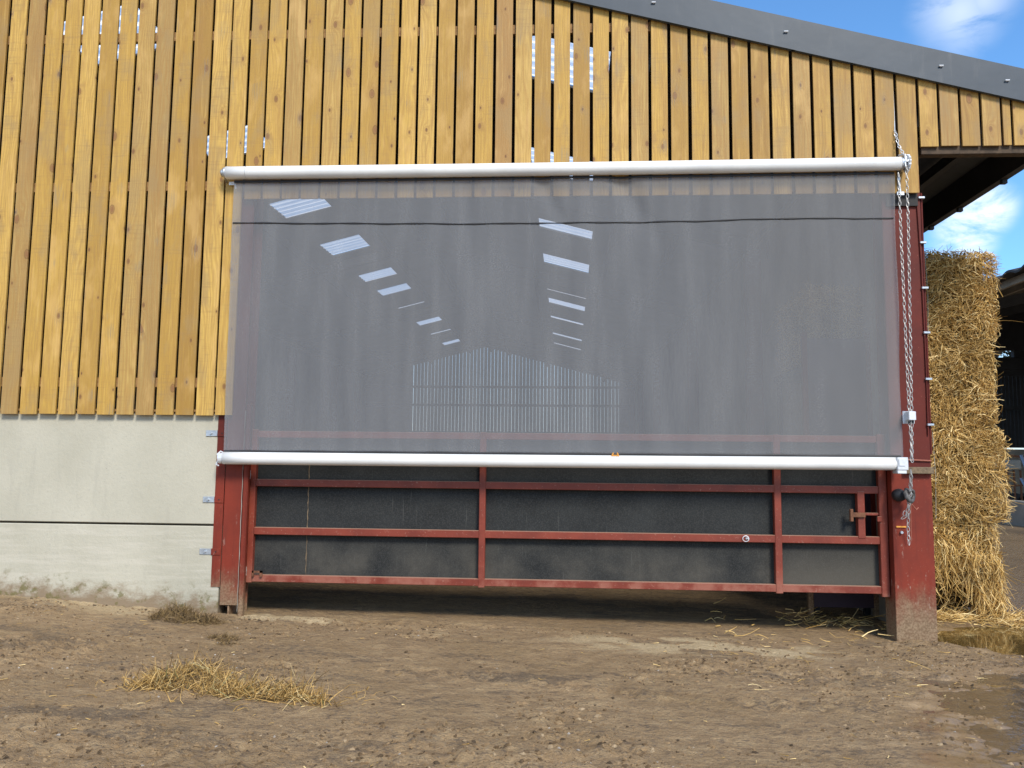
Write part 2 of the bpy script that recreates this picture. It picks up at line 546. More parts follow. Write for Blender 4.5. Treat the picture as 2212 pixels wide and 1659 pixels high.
# ------------------------------------------------------------------ mesh helpers
class MB:
    def __init__(s):
        s.v, s.f = [], []

    def add(s, vs, fs):
        o = len(s.v)
        s.v += [tuple(a) for a in vs]
        s.f += [tuple(i + o for i in q) for q in fs]
        return s

    def box(s, x0, x1, y0, y1, z0, z1, bev=0.0):
        if bev <= 0:
            vs = [(x, y, z) for x in (x0, x1) for y in (y0, y1) for z in (z0, z1)]
            return s.add(vs, [(0, 1, 3, 2), (4, 6, 7, 5), (0, 4, 5, 1), (2, 3, 7, 6), (0, 2, 6, 4), (1, 5, 7, 3)])
        # chamfered box: three pairs of faces inset by bev
        e = bev
        X, Y, Z = (x0, x1), (y0, y1), (z0, z1)
        vs, idx = [], {}
        for i in (0, 1):
            for j in (0, 1):
                for k in (0, 1):
                    sx, sy, sz = (1, -1)[i], (1, -1)[j], (1, -1)[k]
                    for a in range(3):
                        q = [X[i] + sx * e, Y[j] + sy * e, Z[k] + sz * e]
                        q[a] = (X[i], Y[j], Z[k])[a]
                        idx[(i, j, k, a)] = len(vs)
                        vs.append(tuple(q))
        fs = []
        for a in range(3):
            o1, o2 = [q for q in range(3) if q != a]
            for s_ in (0, 1):
                loop = []
                for u, v in ((0, 0), (1, 0), (1, 1), (0, 1)):
                    t = [0, 0, 0]
                    t[a], t[o1], t[o2] = s_, u, v
                    loop.append(idx[(*t, a)])
                fs.append(tuple(loop))
        for a in range(3):      # edges running along axis a
            o1, o2 = [q for q in range(3) if q != a]
            for u in (0, 1):
                for v in (0, 1):
                    t0, t1 = [0, 0, 0], [0, 0, 0]
                    t0[o1] = t1[o1] = u
                    t0[o2] = t1[o2] = v
                    t1[a] = 1
                    fs.append((idx[(*t0, o1)], idx[(*t1, o1)], idx[(*t1, o2)], idx[(*t0, o2)]))
        for i in (0, 1):
            for j in (0, 1):
                for k in (0, 1):
                    fs.append(tuple(idx[(i, j, k, a)] for a in range(3)))
        return s.add(vs, fs)

    def prism(s, poly, y0, y1):
        """poly of (x,z) extruded from y0 to y1"""
        n = len(poly)
        vs = [(x, y0, z) for x, z in poly] + [(x, y1, z) for x, z in poly]
        fs = [tuple(range(n)), tuple(range(2 * n - 1, n - 1, -1))]
        fs += [(i, (i + 1) % n, (i + 1) % n + n, i + n) for i in range(n)]
        return s.add(vs, fs)

    def tube(s, pts, r, seg=8, caps=True, closed=False):
        pts = [Vector(q) for q in pts]
        n = len(pts)
        rs = r if isinstance(r, (list, tuple)) else [r] * n
        vs, fs = [], []
        up = None
        for i, q in enumerate(pts):
            if closed:
                t = (pts[(i + 1) % n] - pts[i - 1]).normalized()
            else:
                t = (pts[min(i + 1, n - 1)] - pts[max(i - 1, 0)]).normalized()
            if up is None:
                up = Vector((0, 0, 1)) if abs(t.z) < .9 else Vector((0, 1, 0))
            a = t.cross(up)
            if a.length < 1e-4:
                a = t.cross(Vector((1, 0, 0)))
            a.normalize()
            up = a.cross(t)
            for k in range(seg):
                an = 2 * math.pi * k / seg
                vs.append(q + a * math.cos(an) * rs[i] + up * math.sin(an) * rs[i])
        m = n if closed else n - 1
        for i in range(m):
            j = (i + 1) % n
            for k in range(seg):
                k2 = (k + 1) % seg
                fs.append((i * seg + k, i * seg + k2, j * seg + k2, j * seg + k))
        if caps and not closed:
            fs.append(tuple(range(seg - 1, -1, -1)))
            fs.append(tuple((n - 1) * seg + k for k in range(seg)))
        return s.add(vs, fs)

    def build(s, name, material, parent=None, smooth=False):
        me = bpy.data.meshes.new(name)
        me.from_pydata(s.v, [], s.f)
        me.materials.append(material)
        if smooth:
            me.polygons.foreach_set('use_smooth', [True] * len(me.polygons))
        me.update()
        o = bpy.data.objects.new(name, me)
        S.collection.objects.link(o)
        if parent:
            o.parent = parent
            if parent.type == 'EMPTY' and parent.parent is None:
                # parts are modelled in world coordinates: keep them there
                o.matrix_parent_inverse = Matrix.Translation(-Vector(parent.location))
        return o


def raw(name, verts, faces4, material, parent=None, smooth=False):
    """fast mesh from numpy arrays of verts and quads"""
    me = bpy.data.meshes.new(name)
    me.vertices.add(len(verts))
    me.vertices.foreach_set('co', np.asarray(verts, np.float32).ravel())
    nf = len(faces4)
    me.loops.add(nf * 4)
    me.loops.foreach_set('vertex_index', np.asarray(faces4, np.int32).ravel())
    me.polygons.add(nf)
    me.polygons.foreach_set('loop_start', np.arange(0, nf * 4, 4, dtype=np.int32))
    me.polygons.foreach_set('use_smooth', np.full(nf, smooth))
    me.update(calc_edges=True)
    me.validate()
    me.materials.append(material)
    o = bpy.data.objects.new(name, me)
    S.collection.objects.link(o)
    if parent:
        o.parent = parent
        if parent.type == 'EMPTY':
            o.matrix_parent_inverse = Matrix.Translation(-Vector(parent.location))
    return o


def tag(o, label=None, cat=None, group=None, kind=None):
    if label:
        o['label'] = label
    if cat:
        o['category'] = cat
    if group:
        o['group'] = group
    if kind:
        o['kind'] = kind
    return o


def thing(name, loc, label, cat, group=None):
    o = bpy.data.objects.new(name, None)
    o.location = loc
    o.empty_display_size = .2
    S.collection.objects.link(o)
    return tag(o, label, cat, group)


def at(vx, vy, Y):
    """point of the picture (2212 px wide) at distance Y in front of the camera"""
    d = RM @ np.array([(vx - 1106) / FP, 1.0, -(vy - 829.5) / FP])
    return d[0] / d[1] * Y, Y, d[2] / d[1] * Y + HC


# value noise in numpy
def vnoise(x, y, seed, scale):
    x = x * scale
    y = y * scale
    xi, yi = np.floor(x).astype(np.int64), np.floor(y).astype(np.int64)
    fx, fy = x - xi, y - yi
    fx, fy = fx * fx * (3 - 2 * fx), fy * fy * (3 - 2 * fy)

    def h(a, b):
        n = (a * 374761393 + b * 668265263 + seed * 144665) & 0xffffffff
        n = ((n ^ (n >> 13)) * 1274126177) & 0xffffffff
        return ((n ^ (n >> 16)) & 0xffff) / 65535.0
    a, b_, c, d = h(xi, yi), h(xi + 1, yi), h(xi, yi + 1), h(xi + 1, yi + 1)
    return (a * (1 - fx) + b_ * fx) * (1 - fy) + (c * (1 - fx) + d * fx) * fy


def fbm(x, y, seed, scale, oct=4, gain=.5):
    s_, a, t = 0, 1.0, 0
    for i in range(oct):
        s_ = s_ + a * vnoise(x, y, seed + i * 17, scale * 2 ** i)
        t += a
        a *= gain
    return s_ / t


def sst(v, a, b_):
    t = np.clip((v - a) / (b_ - a), 0, 1)
    return t * t * (3 - 2 * t)


# ------------------------------------------------------------------ ground
def ground_base(x, y):
    g = .10 - .017 * (x + 2.8)
    g = np.where(x < -2.8, .10 - .062 * (x + 2.8), g)
    g = np.maximum(g, -.02)
    g = np.minimum(g, .42)
    return g


def ground_z(x, y):
    x = np.asarray(x, float)
    y = np.asarray(y, float)
    g = ground_base(x, y)
    near = sst(np.abs(x), 9, 6.5) * sst(y, 20, 12) * sst(y, -3, 1)
    bumps = (fbm(x, y * 1.5, 3, .8, 3) - .5) * .045
    out = sst(y, 7.35, 6.9)
    clod = fbm(x, y * 1.35, 9, 9.0, 3, .6)
    patch = sst(fbm(x, y * 1.7, 21, .9, 3), .47, .62)
    damp = 1 - .65 * sst(x - .45 * (y - 4.2), 1.15, 2.1)
    fine = (clod - .45) * (.018 + .055 * patch) * damp + (vnoise(x, y, 77, 40) - .5) * .006
    tr = sst(np.abs(y - (5.3 - .18 * (x + .3)) - .10 * (fbm(x, y, 41, 2.5, 2) - .5)), .17, .03) * sst(np.abs(x + .2), 1.3, .7)
    tr = np.maximum(tr, sst(((x - 1.5) / .65) ** 2 + ((y - 5.1) / .15) ** 2, 1.3, .4))
    tr = np.maximum(tr, sst(((x - 2.3) / .5) ** 2 + ((y - 5.9) / .16) ** 2, 1.3, .4))
    tr = np.maximum(tr, sst(((x + 3.6) / .5) ** 2 + ((y - 5.6) / .2) ** 2, 1.3, .4))
    fine = fine + (clod - .5) * .085 * tr
    g = g + near * (bumps * (.35 + .65 * out) + fine * (.25 + .75 * out))
    # hollow of the puddle
    e = ((x - 4.35) / 1.3) ** 2 + ((y - 7.38) / .74) ** 2 + (fbm(x, y, 55, 2.2, 3) - .5) * .9
    g = g - .085 * sst(e, 1.35, .6)
    # shallow, broken puddle in the near right corner
    e3 = ((x - 3.1) / 1.05) ** 2 + ((y - 5.0) / .95) ** 2 + (fbm(x, y * 1.6, 58, 3.2, 4, .6) - .5) * 2.6
    g = g - .036 * sst(e3, 1.7, .5)
    # mud pushed against the foot of the right column
    e2 = ((x - 2.95) / .42) ** 2 + ((y - 6.93) / .16) ** 2
    g = g + .03 * np.exp(-e2) * (.3 + 1.2 * clod)
    return g


def axis(lo, hi, st, far, grow=1.18):
    a = list(np.arange(lo, hi + 1e-6, st))
    d, v = st, hi
    while v < far:
        d *= grow
        v += d
        a.append(v)
    d, v = st, lo
    pre = []
    while v > -far:
        d *= grow
        v -= d
        pre.append(v)
    return np.array(pre[::-1] + a)


gx = axis(-5.6, 5.6, .021, 900)
gy = axis(3.1, 9.3, .021, 900)
X, Y = np.meshgrid(gx, gy)
Z = ground_z(X, Y)
nx, ny = len(gx), len(gy)
idx = np.arange(nx * ny).reshape(ny, nx)
quads = np.stack([idx[:-1, :-1], idx[:-1, 1:], idx[1:, 1:], idx[1:, :-1]], -1).reshape(-1, 4)
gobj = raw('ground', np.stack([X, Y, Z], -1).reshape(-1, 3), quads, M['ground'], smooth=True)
tag(gobj, kind='structure')
n_a = fbm(X, Y * 2.2, 5, 1.3, 4)
n_b = fbm(X, Y * 2.5, 6, 3.0, 3)
dry = np.zeros_like(X)
# dry, scraped concrete in front of the gate and along the foot of the left wall
dry += 1.3 * sst(np.abs(Y - (6.60 - .02 * X)), .50, .05) * sst(X, -.7, .9) * sst(X, 2.6, 1.6) * sst(n_b, .36, .6)
dry += .55 * sst(np.abs(Y - 6.75), .4, .0) * sst(X, -2.6, -1.8) * sst(X, -.2, -1.0) * sst(n_b, .5, .7)
dry += .85 * sst(Y + .25 * (X + 3.4), 6.25, 6.9) * sst(X, -3.1, -3.7)
dry += .95 * sst(np.abs(Y - 7.03), .16, .05) * sst(X, -2.85, -2.7) * sst(X, -1.75, -2.1)
dry += .25 * sst(Y, 8.5, 7.2) * sst(Y, 6.9, 7.2) * sst(n_a, .5, .7)
wet = sst(X, 2.7, 4.2) * .9 + sst(X - .45 * (Y - 4.2), 1.15, 2.1) * sst(Y, 6.8, 5.6) * 1.0
wet += .5 * sst(X, .6, 2.0) * sst(Y, 5.4, 4.4) * sst(n_a, .45, .6)
wet += .9 * sst(X, 3.2, 3.8) * sst(np.abs(Y - 7.2), 1.4, .6)
wet = wet * sst(Y, 30, 18)
dark = sst(fbm(X, Y * 2.8, 31, 1.5, 4, .65), .56, .66) * .75
dark += .9 * sst(np.abs(Y - (5.3 - .18 * (X + .3))), .28, .03) * sst(np.abs(X + .2), 1.25, .6) * sst(n_b, .4, .55)
dark += .6 * sst(((X - 1.5) / .6) ** 2 + ((Y - 5.1) / .14) ** 2, 1.2, .4)
dark += .6 * sst(((X - 2.3) / .5) ** 2 + ((Y - 5.9) / .15) ** 2, 1.2, .4) + .6 * sst(((X + 3.6) / .5) ** 2 + ((Y - 5.6) / .2) ** 2, 1.2, .4)
dark += .5 * sst(X, -1.6, -2.6) * sst(Y, 4.8, 4.1) * sst(n_a, .42, .6)
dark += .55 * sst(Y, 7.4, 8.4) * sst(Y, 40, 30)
dry = np.clip(dry, 0, 1) * sst(Y, 30, 12)
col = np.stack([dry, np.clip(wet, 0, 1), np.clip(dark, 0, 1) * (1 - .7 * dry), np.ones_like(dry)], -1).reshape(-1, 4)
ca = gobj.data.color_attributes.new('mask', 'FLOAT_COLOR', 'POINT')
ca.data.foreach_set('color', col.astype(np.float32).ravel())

pud = MB()
ring = []
for k in range(48):
    a = 2 * math.pi * k / 48
    ring.append((4.35 + 1.9 * math.cos(a), 7.38 + 1.15 * math.sin(a), -.050))
pud.add(ring, [tuple(range(48))])
tag(pud.build('puddle', M['water']), kind='structure')

ring = [(3.15 + 1.45 * math.cos(2 * math.pi * k / 40), 5.0 + 1.3 * math.sin(2 * math.pi * k / 40), -.0075) for k in range(40)]
tag(MB().add(ring, [tuple(range(40))]).build('puddle', M['film']), kind='structure')

# ------------------------------------------------------------------ barn
RX, RZ, SL = -3.3, 6.573, .259           # ridge position, height of cladding top there, roof slope
EAVE_X, EAVE_L = 4.52, -10.0


def clad_top(x):
    return RZ - SL * abs(x - RX)


BACK = 35.2
barn = thing('barn', (0, 7.2, 0), 'large farm barn clad in yellow vertical timber boards over pale concrete panels', 'barn')


def board(mb, x0, x1, z0, y=7.0, th=.020):
    j = random.uniform(-.003, .003)
    zt = .05
    poly = [(x0, z0 + j), (x1, z0 + j), (x1, clad_top(x1) + zt), (x0, clad_top(x0) + zt)]
    if x0 < RX < x1:
        poly.insert(3, (RX, clad_top(RX) + zt))
    dy = random.uniform(-.003, .003)
    mb.prism(poly, y + dy, y + th + dy)


gaps_l = [-5.765, -5.585, -5.405, -5.227, -5.049, -4.869, -4.69, -4.512, -4.335, -4.151, -3.972, -3.793, -3.609, -3.427, -3.244, -3.062]
gaps_m = [-2.889, -2.716, -2.539, -2.365, -2.186, -2.008, -1.838, -1.663, -1.486, -1.309, -1.136, -.962, -.786, -.608, -.432,
          -.255, -.083, .089, .267, .438, .611, .789, .961, 1.14, 1.318, 1.495, 1.669, 1.848, 2.029, 2.207, 2.379, 2.56, 2.74, 2.924]
gaps_c = [3.114, 3.288, 3.466, 3.641, 3.815, 3.903, 4.08, 4.26, 4.44]
more_left = [-5.765 - .18 * k for k in range(24, 0, -1)]

mb = MB()
gl = more_left + gaps_l
for a, c in zip(gl[:-1], gl[1:]):
    board(mb, a + .012, c - .012 + random.uniform(-.003, .001), 1.845, th=.018)
board(mb, -3.062 + .0065, -2.905, 1.845)
mb.build('timber_cladding', M['wood'], barn)
barn_l = barn.children[-1]
tag(barn_l, 'tall closely spaced boards left of the screen')
mb = MB()
for i, (a, c) in enumerate(zip(gaps_m[:-1], gaps_m[1:])):
    g = .0118 + .0035 * min(1, i / 22)
    board(mb, a + g + random.uniform(-.002, .002), c - g, 3.815)
mb.build('timber_cladding', M['wood'], barn)
tag(barn.children[-1], 'short gapped boards above the screen')
mb = MB()
board(mb, 2.924 + .015, 3.098, 3.815)
for a, c in zip(gaps_c[:-1], gaps_c[1:]):
    board(mb, a + .013, c - .012, 4.232)
mb.build('timber_cladding', M['wood'], barn)
tag(barn.children[-1], 'darker stub boards under the eaves end')

for x0, x1, z in ((-10.0, 3.95, 5.355), (-10.0, -2.95, 3.91), (-10.0, -2.95, 2.095), (-10.0, -2.95, 1.875)):
    xe = min(x1, 3.6)
    z1 = z + .085
    if clad_top(x1) < z1 + .05:
        x1 = RX + (RZ - z1 - .06) / SL
    if z == 1.875:
        z1 = z + .02
    MB().box(x0, x1, 7.031, 7.075, z, z1).build('cladding_rail', M['rail'], barn)
MB().box(-2.95, 3.11, 7.031, 7.10, 3.815 + .03, 3.815 + .15).build('cladding_rail', M['rail'], barn)
MB().box(3.14, 4.46, 7.031, 7.12, 4.17, 4.31, .004).build('cladding_rail', M['darkrail'], barn)

# pale concrete panels
MB().box(-9.9, -3.035, 7.055, 7.20, .885, 1.87, .006).build('concrete_panel', M['concrete'], barn)
mb = MB()
mb.box(-9.9, -2.975, 7.053, 7.20, -.3, .868, .006)
mb.build('concrete_panel', M['concrete'], barn)
mb = MB()
for x, z in ((-3.155, 1.66), (-3.155, 1.075), (-3.165, .622)):
    pass
for x, z in ((-3.150, 1.66), (-3.150, 1.075), (-3.158, .622)):
    o = MB().box(x, x + .105, 7.045, 7.052, z, z + .052, .002).build('wall_bracket', M['galv'], barn)
    tag(o, 'grey fixing plate on the concrete')
    MB().tube([(x + .05, 7.05, z + .026), (x + .05, 7.028, z + .026)], .010, 6).build('bolt', M['galv'], o)
    o = MB().box(x + .107, x + .19, 7.040, 7.0465, z - .002, z + .054, .002).build('wall_bracket', M['red'], barn)
    tag(o, 'red painted tab on the column edge')
    MB().tube([(x + .15, 7.045, z + .026), (x + .15, 7.036, z + .026)], .006, 6).build('bolt', M['black'], o)

# steel columns
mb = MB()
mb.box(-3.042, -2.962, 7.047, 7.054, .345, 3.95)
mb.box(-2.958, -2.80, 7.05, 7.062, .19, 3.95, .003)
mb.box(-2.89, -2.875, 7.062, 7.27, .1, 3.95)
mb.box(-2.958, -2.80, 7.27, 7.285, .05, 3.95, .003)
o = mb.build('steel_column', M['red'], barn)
tag(o, 'red column between the concrete and the gate')
mb = MB()
mb.box(-2.798, -2.752, 7.045, 7.11, .02, 1.95, .012)
hp = mb.build('gate_post', M['red'], barn)
mb = MB()
ws = [(-2.7975 + .0016 * math.sin(k * 2.1), 7.0455, .14 + k * .07) for k in range(26)]
mb = MB()
mb.tube(ws, [.0012 + .0028 * random.random() for _ in ws], 5)
tag(mb.build('worn_paint', M['tank'], hp), 'pale strip where the paint is worn off')
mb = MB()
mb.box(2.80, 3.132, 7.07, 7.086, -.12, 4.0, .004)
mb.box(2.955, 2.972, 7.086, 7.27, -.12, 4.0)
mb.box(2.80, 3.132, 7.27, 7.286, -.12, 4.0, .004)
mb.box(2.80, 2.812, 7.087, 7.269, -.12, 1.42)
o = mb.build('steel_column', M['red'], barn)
tag(o, 'wide red column at the right of the gate, muddy at its foot')
MB().tube([(2.865, 7.07, .905), (2.865, 7.048, .905)], .012, 8).build('bolt', M['galv'], o)
MB().box(2.825, 2.905, 7.060, 7.069, .945, .957).build('marker_tag', M['orange'], o)
for zz, xx in ((2.02, -2.88), (2.02, 2.95)):
    pass
for y in (12.5, 18.2, 25.0, 29.9, 33.4):       # the portal frames further in
    for cx in (2.96, -8.5):
        mb = MB()
        mb.box(cx - .1, cx + .1, y - .14, y - .128, 0, clad_top(cx) - .2)
        mb.box(cx - .1, cx + .1, y + .128, y + .14, 0, clad_top(cx) - .2)
        mb.box(cx - .006, cx + .006, y - .128, y + .128, 0, clad_top(cx) - .2)
        mb.build('steel_column', M['red'], barn)
    mb = MB()
    for x0, x1 in ((-8.5, RX), (RX, 2.96)):
        mb.prism([(x0, clad_top(x0) - .22), (x1, clad_top(x1) - .22), (x1, clad_top(x1) - .02), (x0, clad_top(x0) - .02)], y - .06, y + .06)
    mb.build('rafter', M['dark'], barn)

# dark band standing in for the boards' shadow on the right column, block and rod beside the bottom bar
MB().box(2.84, 3.10, 7.045, 7.0685, 3.715, 3.835).build('packing_and_shade_block', M['shedsteel'], barn)
MB().box(2.905, 3.135, 7.02, 7.069, 1.395, 1.452, .004).build('packing_and_shade_block', M['oldwood'], barn)
MB().tube([(2.86, 7.055, 1.515), (3.13, 7.058, 1.505)], .007, 6).build('tie_rod', M['cord'], barn)

# verge flashing in overlapping lengths, with its screws
xs = [(-10.2, -6.1), (-6.12, RX), (RX, -.62), (-.65, 2.06), (2.03, 4.75)]
for i, (a, c) in enumerate(xs):
    s_ = -1 if c <= RX + 1e-6 else 1
    off = .0025 * (i % 2)
    zb = lambda x: clad_top(x) - .075
    zt = lambda x: clad_top(x) + .212
    mb = MB()
    y0 = 6.955 - off
    mb.prism([(a, zb(a)), (c, zb(c)), (c, zt(c)), (a, zt(a))], y0, y0 + .004)
    mb.prism([(a, zt(a)), (c, zt(c)), (c, zt(c) + .004), (a, zt(a) + .004)], y0, 7.20)
    mb.prism([(a, zb(a) - .004), (c, zb(c) - .004), (c, zb(c)), (a, zb(a))], y0, 6.985)
    o = mb.build('verge_flashing', M['flash'], barn)
    for xx in [v for v in (-.05, .82, 1.98, 3.30, 3.85, -1.8, -3.4) if a < v < c]:
        zz = (zb(xx) + zt(xx)) / 2
        sc = MB()
        sc.tube([(xx - .018, y0 - .012, zz), (xx + .018, y0 - .012, zz)], .007, 6)
        sc.tube([(xx, y0, zz), (xx, y0 - .012, zz)], .009, 6)
        sc.build('screw', M['zinc'], o)

# roof sheets with openings for the skylights
def roof_z(x):
    return clad_top(x) + .07


def hit_roof(vx, vy, side):
    d = RM @ np.array([(vx - 1106) / FP, 1.0, -(vy - 829.5) / FP])
    # z = RZ+.07 - SL*|x-RX|
    sgn = 1 if side > 0 else -1
    # HC + t dz = RZ+.07 - SL*sgn*(t dx - RX)
    t = (RZ + .07 + SL * sgn * RX - HC) / (d[2] + SL * sgn * d[0])
    return t * d[0], t * d[1]


sky_r, sky_l = [], []
for y0, y1 in ((93, 190), (339, 390), (489, 509), (563, 583), (637, 639), (656, 667), (693.5, 697), (727, 733), (750, 752.5), (767, 770)):
    a, c = hit_roof(1236, y0, 1), hit_roof(1236, y1, 1)
    sky_r.append((a[1], c[1]))
for y0, y1 in ((50, 138), (302, 349), (441.5, 474), (531, 556), (599, 613), (632, 644), (670, 672), (701.5, 709), (727, 728.5), (747, 752.6)):
    q = []
    for yv in (y0, y1):
        q.append(hit_roof(1236 - 1.157 * (1010 - yv), yv, -1)[1])
    sky_l.append(tuple(q))


def edge_line(p, q, side):
    a, c = hit_roof(*p, side), hit_roof(*q, side)
    k = (c[0] - a[0]) / (c[1] - a[1])
    return lambda y: a[0] + k * (y - a[1])


ux_r = (edge_line((1163.5, 472.5), (1199, 757.7), 1), edge_line((1280.8, 499), (1253, 773), 1))
ux_l = (edge_line((579, 441.5), (961, 747), -1), edge_line((714.8, 444.6), (1000, 737.5), -1))


def roof_side(xa, xb, sx, ys, name):
    xe = [lambda y: xa, sx[0], sx[1], lambda y: xb]
    ye = [7.0] + [v for q in ys for v in q] + [BACK + .4]
    mb = MB()
    for i in range(3):
        for j in range(len(ye) - 1):
            if i == 1 and j % 2 == 1:
                continue
            y0, y1 = ye[j], ye[j + 1]
            q = [(xe[i](y0), y0), (xe[i + 1](y0), y0), (xe[i + 1](y1), y1), (xe[i](y1), y1)]
            vs = [(x, y, roof_z(x)) for x, y in q] + [(x, y, roof_z(x) + .03) for x, y in q]
            mb.add(vs, [(3, 2, 1, 0), (4, 5, 6, 7), (0, 1, 5, 4), (2, 3, 7, 6), (1, 2, 6, 5), (3, 0, 4, 7)])
    o = mb.build(name, M['roofunder'], barn)
    for y0, y1 in ys:
        n = max(2, int((y1 - y0) / .03))
        vs, fs = [], []
        for k in range(n + 1):
            y = y0 + (y1 - y0) * k / n
            dz = .022 * math.sin(2 * math.pi * y / .19)
            for x in (sx[0](y), sx[1](y)):
                vs.append((x, y, roof_z(x) + .03 + dz))
        for k in range(n):
            fs.append((2 * k, 2 * k + 1, 2 * k + 3, 2 * k + 2))
        MB().add(vs, fs).build('skylight', M['skylight'], barn)


roof_side(RX, EAVE_X, ux_r, sky_r, 'roof_sheet')
roof_side(EAVE_L, RX, ux_l, sky_l, 'roof_sheet')
for x in (-9.6, -8.3, -7.0, min(ux_l[0](9), ux_l[0](32)) - .12, max(ux_l[1](9), ux_l[1](32)) + .12, -3.0, -2.2, -1.4,
          min(ux_r[0](9), ux_r[0](32)) - .12, max(ux_r[1](9), ux_r[1](32)) + .12, 1.9, 2.9):
    z = clad_top(x) - .17
    MB().box(x - .03, x + .03, 7.14, BACK, z, z + .165).build('purlin', M['dark'], barn)
# eaves overhang: lining, edge beam, ribs and the little hook bolts along the eaves
for x, n in ((3.55, 'purlin'), (4.02, 'purlin')):
    z = clad_top(x) - .11
    MB().box(x - .035, x + .035, 7.14, BACK, z, z + .11).build(n, M['dark'], barn)
eb = MB().box(EAVE_X - .12, EAVE_X - .04, 7.02, BACK, clad_top(EAVE_X) - .21, clad_top(EAVE_X) + .085).build('eaves_beam', M['dark'], barn)
y = 7.6
for k in range(16):
    z = clad_top(EAVE_X) - .21
    MB().box(EAVE_X - .10, EAVE_X - .05, y, y + .05, z - .04, z - .001).build('eaves_clip', M['dark'], eb)
    y += (.55, .9, .7)[k % 3]
mb = MB()
n = 190
vs, fs = [], []
for k in range(n * 4):
    y = 7.0 + (BACK - 7.0) * k / (n * 4 - 1)
    dz = .02 * math.sin(2 * math.pi * y / .333)
    for x in (EAVE_X - .02, EAVE_X + .09):
        vs.append((x, y, roof_z(x) - .055 + dz))
        vs.append((x, y, roof_z(x) - .049 + dz))
for k in range(n * 4 - 1):
    a = 4 * k
    fs += [(a, a + 2, a + 6, a + 4), (a + 1, a + 5, a + 7, a + 3), (a + 2, a + 3, a + 7, a + 6)]
mb.add(vs, fs).build('roof_edge', M['soffit'], barn)
# braces under the canopy
for k in range(0, 6):
    y = 7.2 + k * 4.68
    mb = MB()
    mb.prism([(3.05, clad_top(3.05) - .42), (4.42, clad_top(4.42) - .24), (4.42, clad_top(4.42) - .14), (3.05, clad_top(3.05) - .17)], y + .0, y + .09)
    mb.build('canopy_bracket', M['dark'], barn)

# inside walls
MB().box(-8.72, -8.62, 7.3, BACK, 0, clad_top(-8.6) - .05).build('side_wall', M['shelf'], barn)
MB().box(3.06, 3.125, 7.30, BACK, -.1, clad_top(3.1) - .02).build('side_wall', M['shelf'], barn)
mb = MB()
x = -6.45
while x < 2.55:
    g = random.uniform(.009, .014) * (1 if x < 0 else .8)
    mb.prism([(x, 1.2), (x + .155 - g, 1.2), (x + .155 - g, clad_top(x + .155) + .06), (x, clad_top(x) + .06)], BACK, BACK + .025)
    x += .155
mb.prism([(2.60, 1.2), (3.05, 1.2), (3.05, clad_top(3.05) + .06), (2.60, clad_top(2.6) + .06)], BACK, BACK + .025)
mb.build('far_gable_cladding', M['shelf'], barn)
MB().prism([(-10, 0), (-6.47, 0), (-6.47, clad_top(-6.47) + .06), (-10, clad_top(-10) + .06)], BACK, BACK + .03).build('far_gable_cladding', M['shelf'], barn)
for z in (1.25, 2.75, 3.95, 4.75):
    MB().box(-8.6, 3.05, BACK - .06, BACK - .003, z, z + .10).build('far_rail', M['dark'], barn)
MB().box(-8.6, 3.05, BACK + .04, BACK + .16, -.2, 1.3).build('far_wall', M['concrete'], barn)
MB().box(-8.6, -8.2, 8.0, BACK, 0, 1.4).build('feed_passage_wall', M['concrete'], barn)

# ------------------------------------------------------------------ gate
gate = thing('cattle_gate', (-2.75, 7.17, 0), 'red steel farm gate sheeted in dark mesh below the screen', 'gate')
GY0, GY1 = 7.15, 7.205


def gbox(name, x0, x1, z0, z1, dy=0.0, m='gate'):
    return MB().box(x0, x1, GY0 + dy, GY1 - dy, z0, z1, .004).build(name, M[m], gate)


for z0, z1 in ((1.655, 1.715), (1.220, 1.284), (.793, .858), (.380, .443)):
    gbox('rail', -2.718, 2.722, z0, z1, .002)
gbox('upright', -2.772, -2.720, .372, 1.73)
gbox('upright', 2.724, 2.792, .355, 1.73)
for x0, x1 in ((-.706, -.650), (1.844, 1.903)):
    gbox('upright', x0, x1, .368, 1.72, -.003)
gbox('upright', 2.543, 2.604, .84, 1.24, -.003)
mb = MB()
ysh = 7.222
for x0, x1, z0, z1 in ((-2.745, 2.58, .40, 1.69), (2.58, 2.76, .40, .825), (2.58, 2.76, 1.25, 1.69)):
    mb.box(x0, x1, ysh, ysh + .006, z0, z1)
sh = mb.build('mesh_sheet', M['sheet'], gate)
mb = MB()
ws = [(-2.256 + .002 * math.sin(k * 1.7), ysh - .002, .42 + k * .026) for k in range(46)]
mb.tube(ws, [.0015 + .005 * random.random() for _ in ws], 5)
tag(mb.build('seam', M['oldwood'], sh), 'pale vertical seam of dried mud')
latch = MB()
latch.box(2.48, 2.60, 7.125, 7.148, 1.02, 1.06, .003)
latch.box(2.47, 2.495, 7.115, 7.15, .985, 1.09, .003)
latch.build('latch', M['rust'], gate)
MB().box(2.606, 2.80, 7.165, 7.19, 1.035, 1.058, .003).build('latch_bar', M['gate'], gate)
MB().box(2.70, 2.74, 7.135, 7.147, .985, 1.03, .003).build('latch_stop', M['gate'], gate)
mb = MB()
mb.box(-2.71, -2.62, 7.125, 7.145, .462, .478)
mb.box(-2.71, -2.695, 7.125, 7.145, .43, .478)
mb.box(-2.64, -2.62, 7.125, 7.145, .43, .478)
mb.build('hinge_lug', M['rust'], gate)
for z in (.47, 1.32):
    mb = MB()
    mb.tube([(-2.83, 7.15, z), (-2.765, 7.15, z)], .014, 8)
    mb.tube([(-2.785, 7.15, z - .035), (-2.785, 7.15, z + .04)], .018, 8)
    mb.build('hinge', M['tank' if z < 1 else 'galv'], gate)
mb = MB()
